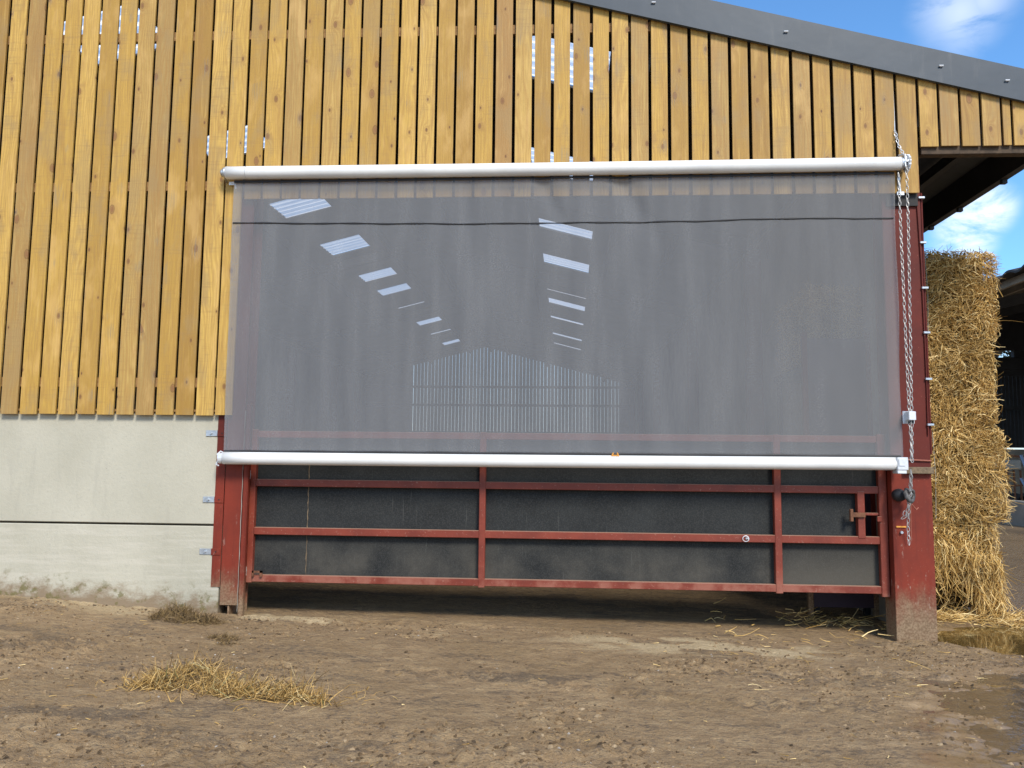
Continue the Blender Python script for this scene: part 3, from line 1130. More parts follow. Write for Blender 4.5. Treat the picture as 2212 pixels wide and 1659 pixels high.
pts = [(1.595 + .026 * math.cos(a), 7.140, .825 + .024 * math.sin(a)) for a in np.linspace(0, 2 * math.pi, 16, endpoint=False)]
mb.tube(pts, .0035, 5, closed=True)
mb.tube([(1.60, 7.15, .825), (1.615, 7.138, .828)], .010, 6)
tag(mb.build('ring', M['zinc'], gate), 'small pale ring on the middle rail')

# ------------------------------------------------------------------ roller screen
scr = thing('roller_screen', (0, 6.94, 1.45), 'wide grey see-through mesh screen rolled down over the barn doorway', 'roller screen')
TY = 6.915
mb = MB()
n = 26
mb.tube([(-3.015 + (2.905 + 3.015) * k / n, TY, 4.028 + .017 * k / n - .006 * math.sin(math.pi * k / n)) for k in range(n + 1)], .0575, 24)
o = mb.build('roller_tube', M['alu'], scr, True)
mb = MB()
for xx in (-2.83,):
    mb.tube([(xx, TY, 4.0285), (xx + .003, TY, 4.0285)], .0583, 24)
mb.build('joint_ring', M['galv'], o)
for sx, x, zc in ((-1, -3.015, 4.028), (1, 2.905, 4.045)):
    mb = MB()
    mb.tube([(x, TY, zc), (x + sx * .022, TY, zc)], .050 if sx < 0 else .056, 20)
    mb.tube([(x + sx * .022, TY, zc), (x + sx * .045, TY, zc)], .034, 12)
    mb.tube([(x + sx * .03, TY, zc + .02), (x + sx * .03, 6.999, zc + .05)], .008, 6)
    mb.tube([(x + sx * .03, TY, zc - .02), (x + sx * .03, 6.999, zc - .06)], .008, 6)
    mb.build('end_cap', M['galv'], scr, True)
# gear wheel and bracket on the right end
mb = MB()
for q in range(14):
    a0 = 2 * math.pi * q / 14
    mb.tube([(2.955 + .002 * (q % 2), TY + .064 * math.cos(a0), 4.045 + .064 * math.sin(a0)), (2.972, TY + .064 * math.cos(a0), 4.045 + .064 * math.sin(a0))], .014, 6)
mb.tube([(2.950, TY, 4.045), (2.976, TY, 4.045)], .062, 20)
mb.build('chain_wheel', M['zinc'], scr)
mb = MB()
mb.tube([(2.905, 6.93, 4.125), (2.925, 6.90, 4.12), (2.935, 6.87, 4.09), (2.94, 6.86, 4.04)], .008, 8)
mb.box(2.925, 2.935, 6.86, 6.998, 4.0, 4.11)
mb.tube([(2.915, 6.985, 3.96), (2.93, 6.985, 3.80)], .011, 6)
mb.box(2.90, 2.96, 6.98, 6.998, 3.79, 3.82)
mb.build('bracket', M['galv'], scr)
mb = MB()
mb.box(-3.01, -2.95, 6.965, 6.985, 3.935, 3.965)
mb.tube([(-2.99, 6.97, 3.95), (-2.95, 6.97, 3.94), (-2.945, 6.97, 3.90)], .007, 6)
mb.build('bracket', M['zinc'], scr)

SX0t, SX1t = -2.955, 2.868


def screen_y(x, z):
    f = (z - 1.54) / (3.97 - 1.54)
    u = fbm(x, z * .25, 61, 2.4, 2) - .5
    return 6.945 - .012 * (1 - f) + .016 * u + .030 * np.exp(-((x - .55 + .5 * (z - 3.9)) / .10) ** 2) * sst(z, 3.2, 3.8) \
        + .024 * np.exp(-((x + .15 + .45 * (z - 3.9)) / .07) ** 2) * sst(z, 3.3, 3.8)


def screen_edge(z):
    f = (3.97 - z) / (3.97 - 1.54)
    wob = .006 * math.sin(z * 5.0)
    return SX0t + .018 * f + wob * .4, SX1t - .022 * f + wob


xs_ = np.linspace(0, 1, 170)
zs_ = np.linspace(1.535, 3.975, 70)
vs = []
for z in zs_:
    a, c = screen_edge(z)
    xx = a + (c - a) * xs_
    sag = .012 * np.sin(math.pi * xs_) * 0
    yy_ = screen_y(xx, np.full_like(xx, z))
    for x, y in zip(xx, yy_):
        vs.append((x, y, z))
nxs = len(xs_)
ii = np.arange(len(vs)).reshape(len(zs_), nxs)
q = np.stack([ii[:-1, :-1], ii[:-1, 1:], ii[1:, 1:], ii[1:, :-1]], -1).reshape(-1, 4)
fab = raw('mesh_fabric', vs, q, M['screen'], scr, True)


def seam_strip(zf, h, x0, x1, out=.004, nm='seam', m='black', n=90):
    vs, fs = [], []
    for k in range(n + 1):
        x = x0 + (x1 - x0) * k / n
        z, hh = zf(x), h(x)
        y = float(screen_y(np.array([x]), np.array([min(z, 3.96)]))[0]) - out
        vs += [(x, y, z - hh / 2), (x, y - .003, z), (x, y, z + hh / 2), (x, y + .002, z)]
    for k in range(n):
        a = 4 * k
        for s_ in range(4):
            fs.append((a + s_, a + (s_ + 1) % 4, a + 4 + (s_ + 1) % 4, a + 4 + s_))
    return MB().add(vs, fs).build(nm, M[m], fab)


sz = [(-2.95, 3.573), (-.86, 3.549), (.36, 3.552), (1.16, 3.559), (1.95, 3.577), (2.85, 3.571)]
seam_strip(lambda x: float(np.interp(x, [a for a, _ in sz], [c for _, c in sz])) + .002 * math.sin(x * 9),
           lambda x: .013 + .004 * math.sin(x * 23), -2.945, 2.845)
seam_strip(lambda x: 3.962 + .003 * x, lambda x: .022, -2.95, 2.862, .008, 'tube_shadow_strip')  # black strip stands in for the roller tube's shadow line
seam_strip(lambda x: 1.533 + .0022 * x + .0015 * math.sin(x * 11), lambda x: .020, -2.93, 2.83, .006, 'bottom_hem')
mb = MB()
n = 24
BY = 6.925
mb.tube([(-2.925 + (2.79 + 2.925) * k / n, BY, 1.467 + .010 * k / n - .004 * math.sin(math.pi * k / n)) for k in range(n + 1)], .054, 24)
o = mb.build('bottom_bar', M['alu'], scr, True)
mb = MB()
mb.tube([(-2.925, BY, 1.467), (-2.965, BY, 1.462)], .047, 14)
mb.tube([(-2.955, BY - .02, 1.46), (-2.98, BY - .01, 1.50), (-2.955, BY, 1.525), (-2.93, BY - .01, 1.515)], .007, 6)
mb.tube([(-2.97, BY, 1.45), (-2.99, BY, 1.41), (-2.965, BY, 1.40)], .009, 6)
mb.build('end_cap', M['zinc'], o)
mb = MB()
mb.box(2.775, 2.862, BY - .06, BY + .06, 1.425, 1.53, .004)
mb.box(2.785, 2.835, BY - .067, BY - .061, 1.46, 1.515)
mb.box(2.775, 2.85, BY - .055, BY + .05, 1.395, 1.424, .004)
mb.build('end_cap', M['zinc'], o)
mb = MB()
for x in (.438, .496):
    mb.tube([(x, BY - .03, 1.515), (x + (.467 - x) * .45, BY - .035, 1.545)], .006, 5)
mb.tube([(.445, BY - .033, 1.522), (.49, BY - .033, 1.522)], .005, 5)
tag(mb.build('tie', M['orange'], o), 'small yellow tie on top of the bar')

# hand chain: two falls of links from the wheel through the keeper, then a single tail
def chain(mb, path, L=.036, r=.0032, wd=.010):
    path = [Vector(q) for q in path]
    seg = [(path[i + 1] - path[i]).length for i in range(len(path) - 1)]
    tot = sum(seg)
    s_ = 0
    k = 0
    while s_ < tot:
        d = s_
        i = 0
        while i < len(seg) - 1 and d > seg[i]:
            d -= seg[i]
            i += 1
        t = (path[i + 1] - path[i]).normalized()
        c = path[i] + t * d
        side = Vector((0, 1, 0)).cross(t).normalized()
        ang = (R(38) if k % 2 else R(-38)) + random.uniform(-.2, .2)
        sd_ = (side * math.cos(ang) + Vector((0, 1, 0)) * math.sin(ang)).normalized()
        pts = []
        for a in np.linspace(0, 2 * math.pi, 10, endpoint=False):
            pts.append(c + t * math.cos(a) * (L * .62) + sd_ * math.sin(a) * wd)
        mb.tube(pts, r, 4, closed=True)
        s_ += L
        k += 1
    return mb


for path in ([(2.872, 6.87, 3.93), (2.873, 6.87, 3.45), (2.886, 6.872, 1.84), (2.893, 6.87, 1.66), (2.882, 6.855, 1.50)],
             [(2.937, 6.862, 3.99), (2.934, 6.865, 3.45), (2.905, 6.872, 1.84), (2.898, 6.868, 1.66), (2.888, 6.852, 1.50)]):
    chain(MB(), path).build('hand_chain', M['chain'], scr)
for path in ([(2.876, 6.86, 1.41), (2.882, 6.90, 1.28), (2.868, 6.915, 1.14), (2.858, 6.93, 1.05), (2.838, 6.94, 1.035), (2.846, 6.94, 1.07), (2.862, 6.94, 1.10)],
             [(2.884, 6.87, 1.40), (2.890, 6.90, 1.28), (2.876, 6.915, 1.13), (2.870, 6.94, .97), (2.873, 6.94, .82)]):
    tag(chain(MB(), path).build('hand_chain', M['chain'], scr), 'loose tail of the chain below the bottom bar')
mb = MB()
chain(mb, [(2.905, 6.985, 4.36), (2.915, 6.95, 4.22), (2.935, 6.90, 4.12)], .032)
mb.tube([(2.905, 6.992, 4.37), (2.912, 7.01, 4.55), (2.918, 7.03, 4.78)], .004, 5)
tag(mb.build('hanging_chain', M['zinc'], scr), 'short chain hanging from a gap in the boards')

keeper = thing('chain_keeper', (2.92, 7.0, 1.82), 'small galvanised steel box holding both chain falls against the red column', 'chain guide')
mb = MB()
mb.box(2.855, 2.950, 6.925, 6.933, 1.81, 1.915, .002)
mb.box(2.872, 2.930, 6.845, 6.924, 1.835, 1.908, .004)
mb.build('housing', M['zinc'], keeper)
MB().box(2.90, 2.92, 6.934, 7.069, 1.84, 1.89).build('spacer', M['galv'], keeper)
mb = MB()
mb.tube([(2.888, 6.875, 1.834), (2.888, 6.875, 1.81)], .012, 8)
mb.tube([(2.912, 6.875, 1.834), (2.912, 6.875, 1.81)], .012, 8)
mb.build('roller', M['black'], keeper)

cleat = thing('chain_cleat', (2.89, 7.05, 1.2), 'dark round knob wrapped in grey rubber strap, below the bar end on the red column', 'cleat')
mb = MB()
mb.tube([(2.845, 7.069, 1.215), (2.845, 7.04, 1.215), (2.845, 6.985, 1.215)], [.05, .055, .045], 16)
mb.build('knob', M['black'], cleat, True)
mb = MB()
for k in range(8):
    a = k * .75
    mb.tube([(2.878 + .032 * math.cos(a + q * .9) + .003 * k, 6.925 + .03 * math.sin(a * 1.3 + q), 1.215 + .05 * math.sin(a + q * .9)) for q in range(5)], [.012, .016, .017, .014, .01], 6)
mb.build('strap', M['knotgrey'], cleat, True)
mb = MB()
mb.tube([(2.985, 7.0, 1.115), (2.955, 6.97, 1.10), (2.915, 6.95, 1.14), (2.905, 6.95, 1.17), (2.908, 6.97, 1.05), (2.918, 7.0, .93), (2.926, 7.02, .84)], .0045, 5)
mb.build('cord', M['cord'], cleat)

cond = thing('cable_conduit', (3.14, 7.1, 1.7), 'thin red brown cable pipe clipped up the outer edge of the right column', 'pipe')
mb = MB()
mb.tube([(3.148, 7.09, 3.84), (3.147, 7.09, 3.0), (3.146, 7.09, 1.56)], .010, 8)
mb.tube([(3.10, 7.06, 3.74), (3.115, 7.06, 3.2), (3.12, 7.06, 2.2), (3.115, 7.06, 1.72)], .006, 6)
mb.build('pipe', M['red'], cond)
for z in (3.79, 3.39, 2.99, 2.60, 2.20, 1.81):
    MB().box(3.108, 3.162, 7.045, 7.069, z - .010, z + .010, .003).build('clip', M['galv'], cond)

# ------------------------------------------------------------------ straw
def strands(name, P0, D, L, wdt, material, parent=None, bend=.35, npt=4):
    """P0 (n,3) start points, D (n,3) unit directions, L (n,) lengths"""
    n = len(P0)
    side = rng.normal(size=(n, 3))
    side -= (side * D).sum(1, keepdims=True) * D
    side /= np.linalg.norm(side, axis=1, keepdims=True) + 1e-9
    third = np.cross(D, side)
    bd = rng.normal(size=(n, 1)) * bend
    bd2 = rng.normal(size=(n, 1)) * bend * .5
    V = np.zeros((n, npt, 3, 3))
    for k in range(npt):
        t = k / (npt - 1)
        c = P0 + D * (L[:, None] * t) + side * (bd * L[:, None] * (t * t)) + third * (bd2 * L[:, None] * math.sin(t * 4.0))
        ww = wdt[:, None] * (1 - .55 * t)
        for j in range(3):
            a = 2 * math.pi * j / 3
            V[:, k, j] = c + side * ww * math.cos(a) + third * ww * math.sin(a) * .6
    V = V.reshape(-1, 3)
    base = (np.arange(n) * npt * 3)[:, None]
    loc = []
    for k in range(npt - 1):
        for j in range(3):
            loc.append([k * 3 + j, k * 3 + (j + 1) % 3, (k + 1) * 3 + (j + 1) % 3, (k + 1) * 3 + j])
    F = (base[:, :, None] + np.array(loc)[None]).reshape(-1, 4)
    return raw(name, V, F, material, parent)


def unit(v):
    return v / (np.linalg.norm(v, axis=1, keepdims=True) + 1e-9)


def bale(x0, x1, y0, y1, z0, z1, seed, label, nfront=4300, cat='straw bale', group='straw bales stacked beside the barn', faces='frtl'):
    r = np.random.default_rng(seed)
    bl = thing('straw_bale', ((x0 + x1) / 2, (y0 + y1) / 2, z0), label, cat, group)
    # core: subdivided rounded box pushed about by noise
    nx_, ny_, nz_ = 10, 14, 9
    mb = MB()
    cx, cy, cz = (x0 + x1) / 2, (y0 + y1) / 2, (z0 + z1) / 2
    hx, hy, hz = (x1 - x0) / 2 - .035, (y1 - y0) / 2 - .035, (z1 - z0) / 2 - .012

    def pt(u, v, w_):
        q = Vector((u, v, w_))
        e = Vector((u * hx, v * hy, w_ * hz))
        # round the corners
        m_ = sorted([abs(u), abs(v), abs(w_)])
        k = 1 - .07 * max(0, m_[1] - .75) / .25
        nn = float(vnoise(np.array([u * 3 + w_ * 5 + 9]), np.array([v * 4 + w_ * 3 + seed]), seed, 1.3)[0]) - .5
        return (cx + e.x * k + nn * .05 * (abs(u) > .99), cy + e.y * k + nn * .05 * (abs(v) > .99), cz + e.z * k)
    grid = 9
    for ax in range(3):
        for s_ in (-1, 1):
            vs, fs = [], []
            for i in range(grid + 1):
                for j in range(grid + 1):
                    a, c = -1 + 2 * i / grid, -1 + 2 * j / grid
                    u = [0, 0, 0]
                    u[ax] = s_
                    u[(ax + 1) % 3] = a
                    u[(ax + 2) % 3] = c
                    vs.append(pt(*u))
            for i in range(grid):
                for j in range(grid):
                    a = i * (grid + 1) + j
                    fs.append((a, a + 1, a + grid + 2, a + grid + 1))
            mb.add(vs, fs)
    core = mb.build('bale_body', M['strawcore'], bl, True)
    Ps, Ds = [], []

    def face(nm, n):
        u, v = r.uniform(0, 1, n), r.uniform(0, 1, n)
        if nm == 'f':
            P = np.stack([x0 + u * (x1 - x0), np.full(n, y0 + .02), z0 + v * (z1 - z0)], -1)
            N = np.array([0, -1, 0])
            a1, a2 = P[:, 0], P[:, 2]
        elif nm == 'r':
            P = np.stack([np.full(n, x1 - .02), y0 + u * (y1 - y0), z0 + v * (z1 - z0)], -1)
            N = np.array([1, 0, 0])
            a1, a2 = P[:, 1], P[:, 2]
        elif nm == 'l':
            P = np.stack([np.full(n, x0 + .02), y0 + u * (y1 - y0), z0 + v * (z1 - z0)], -1)
            N = np.array([-1, 0, 0])
            a1, a2 = P[:, 1], P[:, 2]
        else:
            P = np.stack([x0 + u * (x1 - x0), y0 + v * (y1 - y0), np.full(n, z1 - .02)], -1)
            N = np.array([0, 0, 1])
            a1, a2 = P[:, 0], P[:, 1]
        # packed in clumps that share a direction, each leaning its own way
        ang = fbm(a1, a2, seed + 3, 3.4, 2) * 9.0 + r.normal(0, .55, n)
        T1 = np.array([1, 0, 0]) if nm in 'ft' else np.array([0, 1, 0])
        T2 = np.cross(N, T1)
        D = np.cos(ang)[:, None] * T1 + np.sin(ang)[:, None] * T2 + N * (np.abs(r.normal(0, .27, n)) + .02)[:, None]
        P = P + N * (r.uniform(-.02, .035, n) + .05 * (fbm(a1, a2, seed + 9, 5.0, 3) - .5))[:, None]
        P = P - N * (.055 * np.abs(2 * v - 1) ** 7 * (1 if nm != 't' else 0))[:, None]
        Ps.append(P)
        Ds.append(unit(D))
    face('f', nfront)
    if 'r' in faces:
        face('r', 1500)
    if 't' in faces:
        face('t', 1300)
    if 'l' in faces:
        face('l', 900)
    P, D = np.concatenate(Ps), np.concatenate(Ds)
    if z0 < .5:      # strands thinned at the foot: bare dark core stands in for its shaded hollow
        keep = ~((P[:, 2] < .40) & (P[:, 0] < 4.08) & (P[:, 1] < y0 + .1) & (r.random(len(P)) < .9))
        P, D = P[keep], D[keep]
    n = len(P)
    L = r.uniform(.045, .14, n)
    lng = r.random(n) < .04
    L[lng] *= 2.0
    P = P - D * (L[:, None] * .4)
    strands('straw', P, D, L, r.uniform(.0030, .0068, n), M['straw'], bl, bend=.5, npt=5)
    if z1 > 1:
        mb = MB()
        xx = x0 + (x1 - x0) * .36
        mb.tube([(xx, y0 - .02, z0 + .03), (xx + .01, y0 - .028, (z0 + z1) / 2), (xx, y0 - .02, z1 - .02)], .0035, 5)
        mb.build('twine', M['tank'], bl)
    return bl


bale(3.34, 4.44, 8.40, 10.6, 2.762, 3.665, 5, 'topmost straw bale of the tall stack, its rounded top against the sky')
bale(3.34, 4.40, 8.43, 10.6, 1.835, 2.755, 6, 'second straw bale from the top of the stack')
bale(3.34, 4.45, 8.40, 10.6, .915, 1.828, 7, 'second straw bale from the ground in the stack, bulging to the right')
bale(3.34, 4.36, 8.44, 10.6, .02, .908, 8, 'bottom straw bale of the stack, hanging loose over the wet ground')
# the skirt of loose straw round the foot of the stack
r = np.random.default_rng(91)
n = 1100
t = r.uniform(0, 1, n)
px = np.where(r.random(n) < .72, r.uniform(4.0, 4.31, n), r.uniform(3.4, 4.1, n))
P = np.stack([px, r.uniform(8.26, 8.44, n), np.where(px > 4.05, r.uniform(.10, .62, n), r.uniform(.34, .75, n))], -1)
D = unit(np.stack([r.normal(0.0, .24, n), r.normal(-.2, .25, n), -np.abs(r.normal(1, .4, n))], -1))
skirt = strands('loose_straw_skirt', P, D, r.uniform(.10, .30, n), r.uniform(.0035, .007, n), M['straw'])
tag(skirt, 'loose straw hanging down over the foot of the bale stack', 'loose straw', kind='stuff')

n = 1100
gxx = np.concatenate([r.uniform(3.3, 4.75, n), r.uniform(2.0, 3.1, 110), r.uniform(1.3, 2.6, 30)])
gyy = np.concatenate([r.normal(8.30, .09, n), r.normal(7.75, .22, 110), r.normal(7.5, .4, 30)])
gzz = ground_z(gxx, gyy) + r.uniform(.005, .05, len(gxx))
gzz = np.maximum(gzz, np.where(gxx > 3.2, -.045, -9))
ang = r.normal(0, .7, len(gxx))
D = unit(np.stack([np.cos(ang), np.sin(ang) * .8, r.normal(0, .16, len(gxx))], -1))
tag(strands('straw_litter', np.stack([gxx, gyy, gzz], -1), D, r.uniform(.06, .22, len(gxx)), r.uniform(.003, .0065, len(gxx)), M['straw']),
    'scattered straw lying at the foot of the bales and under the gate', 'straw litter', kind='stuff')

# single stalks spread about the yard
n = 240
gxx = np.concatenate([r.uniform(-4.5, 4.6, n), r.uniform(1.2, 4.4, 150)])
gyy = np.concatenate([r.uniform(3.6, 7.1, n), r.uniform(5.2, 7.2, 150)])
m_ = np.concatenate([r.uniform(.015, .06, n), r.uniform(.02, .11, 150)])
D = r.uniform(0, 6.28, len(gxx))
Dv = np.stack([np.cos(D), np.sin(D), np.zeros(len(D))], -1)
gzz = ground_z(gxx, gyy) + .010
tag(strands('loose_stalks', np.stack([gxx, gyy, gzz], -1), Dv, m_, r.uniform(.0018, .0036, len(gxx)), M['straw'], bend=.15),
    'single straw stalks scattered over the muddy yard', 'straw stalks', kind='stuff')


# small clods and stones trodden into the mud
def clods(name, n, seed, material, label, cat, size, region):
    r = np.random.default_rng(seed)
    x = r.uniform(region[0], region[1], n * 3)
    y = r.uniform(region[2], region[3], n * 3)
    keep = fbm(x, y * 1.7, 21, .9, 3) + r.uniform(-.16, .16, n * 3) > .5
    x, y = x[keep][:n], y[keep][:n]
    z = ground_z(x, y)
    n = len(x)
    s_ = r.uniform(.35, 1, n) ** 2 * size
    base = np.array([(1, 0, 0), (0, 1, 0), (-1, 0, 0), (0, -1, 0), (.7, .7, .5), (-.7, .7, .55), (-.7, -.7, .5), (.7, -.7, .45)], float)
    ringt = np.array([(.75, 0, .7), (0, .75, .75), (-.75, 0, .65), (0, -.75, .7)], float)
    b8 = np.array([(1, .2, -.2), (.1, 1, -.2), (-1, .1, -.2), (-.1, -1, -.2), (.6, .15, .6), (.05, .6, .75), (-.55, .1, .6), (0, -.55, .7)], float)
    V = b8[None] + r.normal(0, .18, (n, 8, 3))
    V *= s_[:, None, None]
    V[:, :, 0] *= r.uniform(.8, 1.8, n)[:, None]
    V += np.stack([x, y, z], -1)[:, None]
    fl = np.array([[0, 1, 5, 4], [1, 2, 6, 5], [2, 3, 7, 6], [3, 0, 4, 7], [4, 5, 6, 7]])
    F = ((np.arange(n) * 8)[:, None, None] + fl[None]).reshape(-1, 4)
    return tag(raw(name, V.reshape(-1, 3), F, material), label, cat, kind='stuff')


def m_clod(b, p, out):
    r = b.n.new('ShaderNodeNewGeometry').outputs['Random Per Island']
    principled(b, p, b.ramp(r, [(0, (.06, .040, .022)), (.4, (.16, .102, .05)), (.9, (.26, .17, .085)), (1, (.34, .25, .15))]), .8, 0, None, .3)


M['clod'] = mat('crumbled_mud', m_clod)
M['pebble'] = simple('pale_pebble', (.34, .30, .25), .7, 0, .3, 12)
clods('mud_clods', 11000, 4, M['clod'], 'crumbled mud clods trodden over the yard', 'mud clods', .013, (-5.2, 4.8, 3.3, 7.0))
clods('pebbles', 420, 14, M['pebble'], 'small pale pebbles in the mud', 'pebbles', .008, (-5.0, 4.8, 3.3, 6.9))


# clumps of dry grass and straw in the mud
def clump(name, spots, n, seed, material, label, hgt, lean=.8, wd=(.002, .0042)):
    r = np.random.default_rng(seed)
    tot = sum(q[4] for q in spots)
    P, D, L = [], [], []
    for (x, y, rx, ry, wgt, hh) in spots:
        k = int(n * wgt / tot)
        a, rad = r.uniform(0, 6.28, k), np.sqrt(r.uniform(0, 1, k))
        px, py = x + rx * rad * np.cos(a), y + ry * rad * np.sin(a)
        mound = hh * (1 - rad ** 2)
        pz = ground_z(px, py) + mound * r.uniform(0, 1, k)
        P.append(np.stack([px, py, pz], -1))
        d = np.stack([r.normal(.25, lean, k), r.normal(0, lean * .7, k), np.abs(r.normal(.38, .42, k)) + .03], -1)
        D.append(unit(d))
        L.append(r.uniform(.45, 1.1, k) * hgt)
    P, D, L = np.concatenate(P), np.concatenate(D), np.concatenate(L)
    return tag(strands(name, P, D, L, r.uniform(wd[0], wd[1], len(P)), material, bend=.3), label, 'dry grass')


clump('dry_grass_clump', [(-2.24, 4.95, .27, .22, 10, .09), (-2.0, 4.80, .2, .12, 3, .03), (-1.72, 4.76, .30, .12, 9, .04), (-2.42, 4.80, .15, .10, 3, .03), (-1.42, 4.66, .2, .06, 2, .02), (-1.9, 4.8, .85, .4, 1.6, .0)],
      1500, 71, M['drygrass'], 'long clump of yellow dry grass lying in the mud in the left foreground', .12, wd=(.0018, .0040))
clump('dry_grass_clump', [(-3.14, 6.72, .26, .16, 6, .035), (-3.25, 6.9, .16, .08, 3, .05), (-2.92, 6.72, .14, .1, 2, .015)],
      900, 72, M['browngrass'], 'low muddy brown grass clump at the foot of the concrete wall corner', .08)
clump('dry_grass_clump', [(-2.55, 6.15, .13, .07, 3, .02), (-2.45, 6.0, .1, .05, 1, .01)],
      180, 73, M['browngrass'], 'small dark tuft between the wall corner and the long yellow clump', .05)

# ------------------------------------------------------------------ inside, behind the screen
pt_ = thing('sheeted_partition', (2.6, 8.15, 0), 'dark maroon sheeted partition standing inside the doorway, faint behind the screen', 'partition')
MB().box(2.42, 3.02, 8.14, 8.17, .10, 2.72).build('panel', M['maroon'], pt_)
mb = MB()
for x in (2.40, 3.02):
    mb.box(x, x + .05, 8.12, 8.18, .02, 2.78, .004)
mb.build('frame', M['red'], pt_)
tb = bale(2.55, 3.06, 8.3, 9.6, 2.50, 3.25, 19, 'straw bale showing faintly through the screen above the maroon partition', 1500, faces='tl')
mb = MB()
sup = thing('bale_rack', (2.8, 8.9, 0), 'dark steel rack behind the maroon partition', 'rack')
MB().box(2.5, 3.05, 8.3, 9.6, 2.42, 2.485).build('shelf', M['dark'], sup)
for x in (2.52, 3.0):
    for y in (8.32, 9.5):
        MB().box(x, x + .05, y, y + .05, -.05, 2.418).build('leg', M['dark'], sup)

# ------------------------------------------------------------------ open shed beyond, right
shed = thing('open_shed', (12.2, 24, 0), 'dark open-sided farm shed with slatted timber end wall beyond the bales', 'shed')
SX, SE = 12.2, 6.68


def srz(x):
    return SE + .24 * (x - SX)


mb = MB()
n = 380
vs, fs = [], []
for k in range(n + 1):
    y = 16.0 + (36.0 - 16.0) * k / n
    dz = .05 * math.sin(2 * math.pi * y / .9)
    for x in (SX - .35, 24.0):
        vs.append((x, y, srz(x) + dz))
        vs.append((x, y, srz(x) + dz + .06))
for k in range(n):
    a = 4 * k
    fs += [(a, a + 2, a + 6, a + 4), (a + 1, a + 5, a + 7, a + 3), (a, a + 4, a + 5, a + 1), (a + 2, a + 3, a + 7, a + 6)]
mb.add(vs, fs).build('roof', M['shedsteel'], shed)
for x in (12.25, 13.6, 15.0, 16.4, 17.8, 19.2):
    MB().box(x, x + .09, 16.2, 35.6, srz(x) - .26, srz(x) - .07).build('purlin', M['shelf'], shed)
for y in (16.5, 21.0, 25.8, 30.6, 35.3):
    for x in (12.35, 23.7):
        if y == 21.0 and x < 13:
            continue
        MB().box(x - .12, x + .12, y - .12, y + .12, 0, srz(x) - .28).build('post', M['shedsteel'], shed)
    mb = MB()
    mb.prism([(12.3, srz(12.3) - .6), (24, srz(24) - .6), (24, srz(24) - .27), (12.3, srz(12.3) - .27)], y - .08, y + .08)
    mb.build('rafter', M['shedsteel'], shed)
mb = MB()
x = 12.3
while x < 24:
    mb.box(x, x + .142, 35.5, 35.53, 2.42, 5.55)
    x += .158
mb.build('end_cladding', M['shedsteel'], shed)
for z, h in ((2.36, .10), (3.95, .16), (5.4, .25)):
    MB().box(12.3, 24, 35.40, 35.49, z, z + h).build('cladding_rail', M['shedsteel'], shed)
MB().box(12.3, 24, 35.4, 35.6, 6.50, 8.6).build('end_beam', M['shedsteel'], shed)
MB().box(12.3, 24, 35.4, 35.6, 5.66, 6.20).build('end_beam', M['shedsteel'], shed)
MB().box(19.3, 24, 35.38, 35.62, 6.21, 6.49).build('end_beam', M['shedsteel'], shed)
MB().box(12.3, 24, 35.42, 35.6, -.1, 2.29).build('end_wall', M['kerb'], shed)
MB().box(24.0, 24.1, 16, 35.6, 0, srz(24)).build('back_wall', M['shedsteel'], shed)
MB().box(12.0, 12.35, 15.5, 35.0, -.1, .62, .02).build('low_wall', M['kerb'], shed)

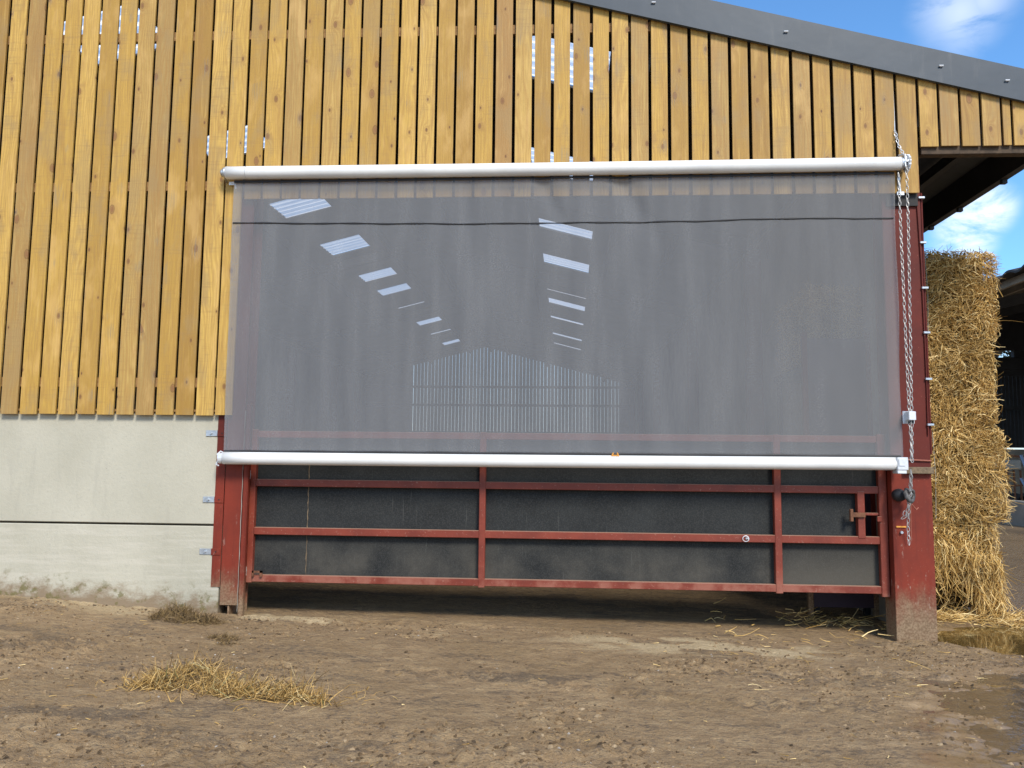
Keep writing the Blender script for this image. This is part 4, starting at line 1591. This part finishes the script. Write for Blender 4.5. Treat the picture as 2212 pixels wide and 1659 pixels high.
tr = thing('farm_trailer', (15.0, 27.0, 0), 'farm machine with beige tank and blue grey drawbar inside the open shed', 'farm machine')
x0, y0_, z0_ = at(2172, 1014, 27)
x1, _, z1_ = at(2203, 994, 27)
MB().box(x0, x1, 26.9, 27.7, z0_, z1_, .03).build('tank', M['tank'], tr)
mb = MB()
a_, c_ = at(2206, 984, 26.5), at(2226, 1036, 26.0)
mb.tube([a_, c_], .05, 6)
a_, c_ = at(2206, 1034, 26.5), at(2226, 1070, 26.0)
mb.tube([a_, c_], .045, 6)
mb.build('drawbar', M['bluegrey'], tr)
mb = MB()
for vx in (2176, 2190, 2204):
    a_ = at(vx, 1016, 27.0)
    mb.tube([a_, (a_[0], a_[1], 0.0)], .035, 6)
a_, c_ = at(2168, 1050, 27.0), at(2225, 1048, 27.0)
mb.tube([a_, c_], .03, 6)
a_, c_ = at(2168, 984, 27.0), at(2230, 988, 27.0)
mb.tube([a_, c_], .04, 6)
mb.build('frame', M['rust'], tr)
mb = MB()
for vx in (2194, 2220):
    a_ = at(vx, 1060, 27.2)
    mb.tube([(a_[0], 27.2, .35), (a_[0], 27.4, .35)], .34, 16)
mb.build('wheel', M['black'], tr)

# tree behind the shed
tree = thing('tree', (26, 50, 0), 'dark leafy tree showing above the roof of the open shed', 'tree')
mb = MB()
mb.tube([(26, 50, -.2), (26.1, 50, 4), (25.8, 50.2, 8), (26, 50, 11)], [.4, .33, .22, .08], 8)
for a in range(6):
    an = a * 1.05
    mb.tube([(26, 50, 5 + a * .6), (26 + 2.2 * math.cos(an), 50 + 2.2 * math.sin(an), 7.5 + a * .6), (26 + 4 * math.cos(an), 50 + 4 * math.sin(an), 9.5 + a * .5)], [.16, .1, .04], 6)
mb.build('trunk', M['bark'], tree)
r = np.random.default_rng(33)
nc = 34
cc = unit(r.normal(size=(nc, 3))) * r.uniform(.3, 1, (nc, 1)) ** .5 * np.array([6.0, 3.0, 1.6]) + np.array([26.5, 50, 9.9])
cc = np.concatenate([cc, [[24.6, 49, 10.9], [25.6, 49, 11.3], [23.2, 49.4, 10.2], [27, 49, 11.6]]])
nl = 260
ctr = np.repeat(cc, nl, 0) + r.normal(0, .62, (len(cc) * nl, 3))
u = unit(r.normal(size=ctr.shape))
v = unit(np.cross(u, r.normal(size=ctr.shape)))
sz_ = r.uniform(.09, .2, (len(ctr), 1))
V = np.stack([ctr - u * sz_, ctr + v * sz_ * .5, ctr + u * sz_, ctr - v * sz_ * .5], 1).reshape(-1, 3)
raw('crown', V, np.arange(len(V)).reshape(-1, 4), M['leaf'], tree)
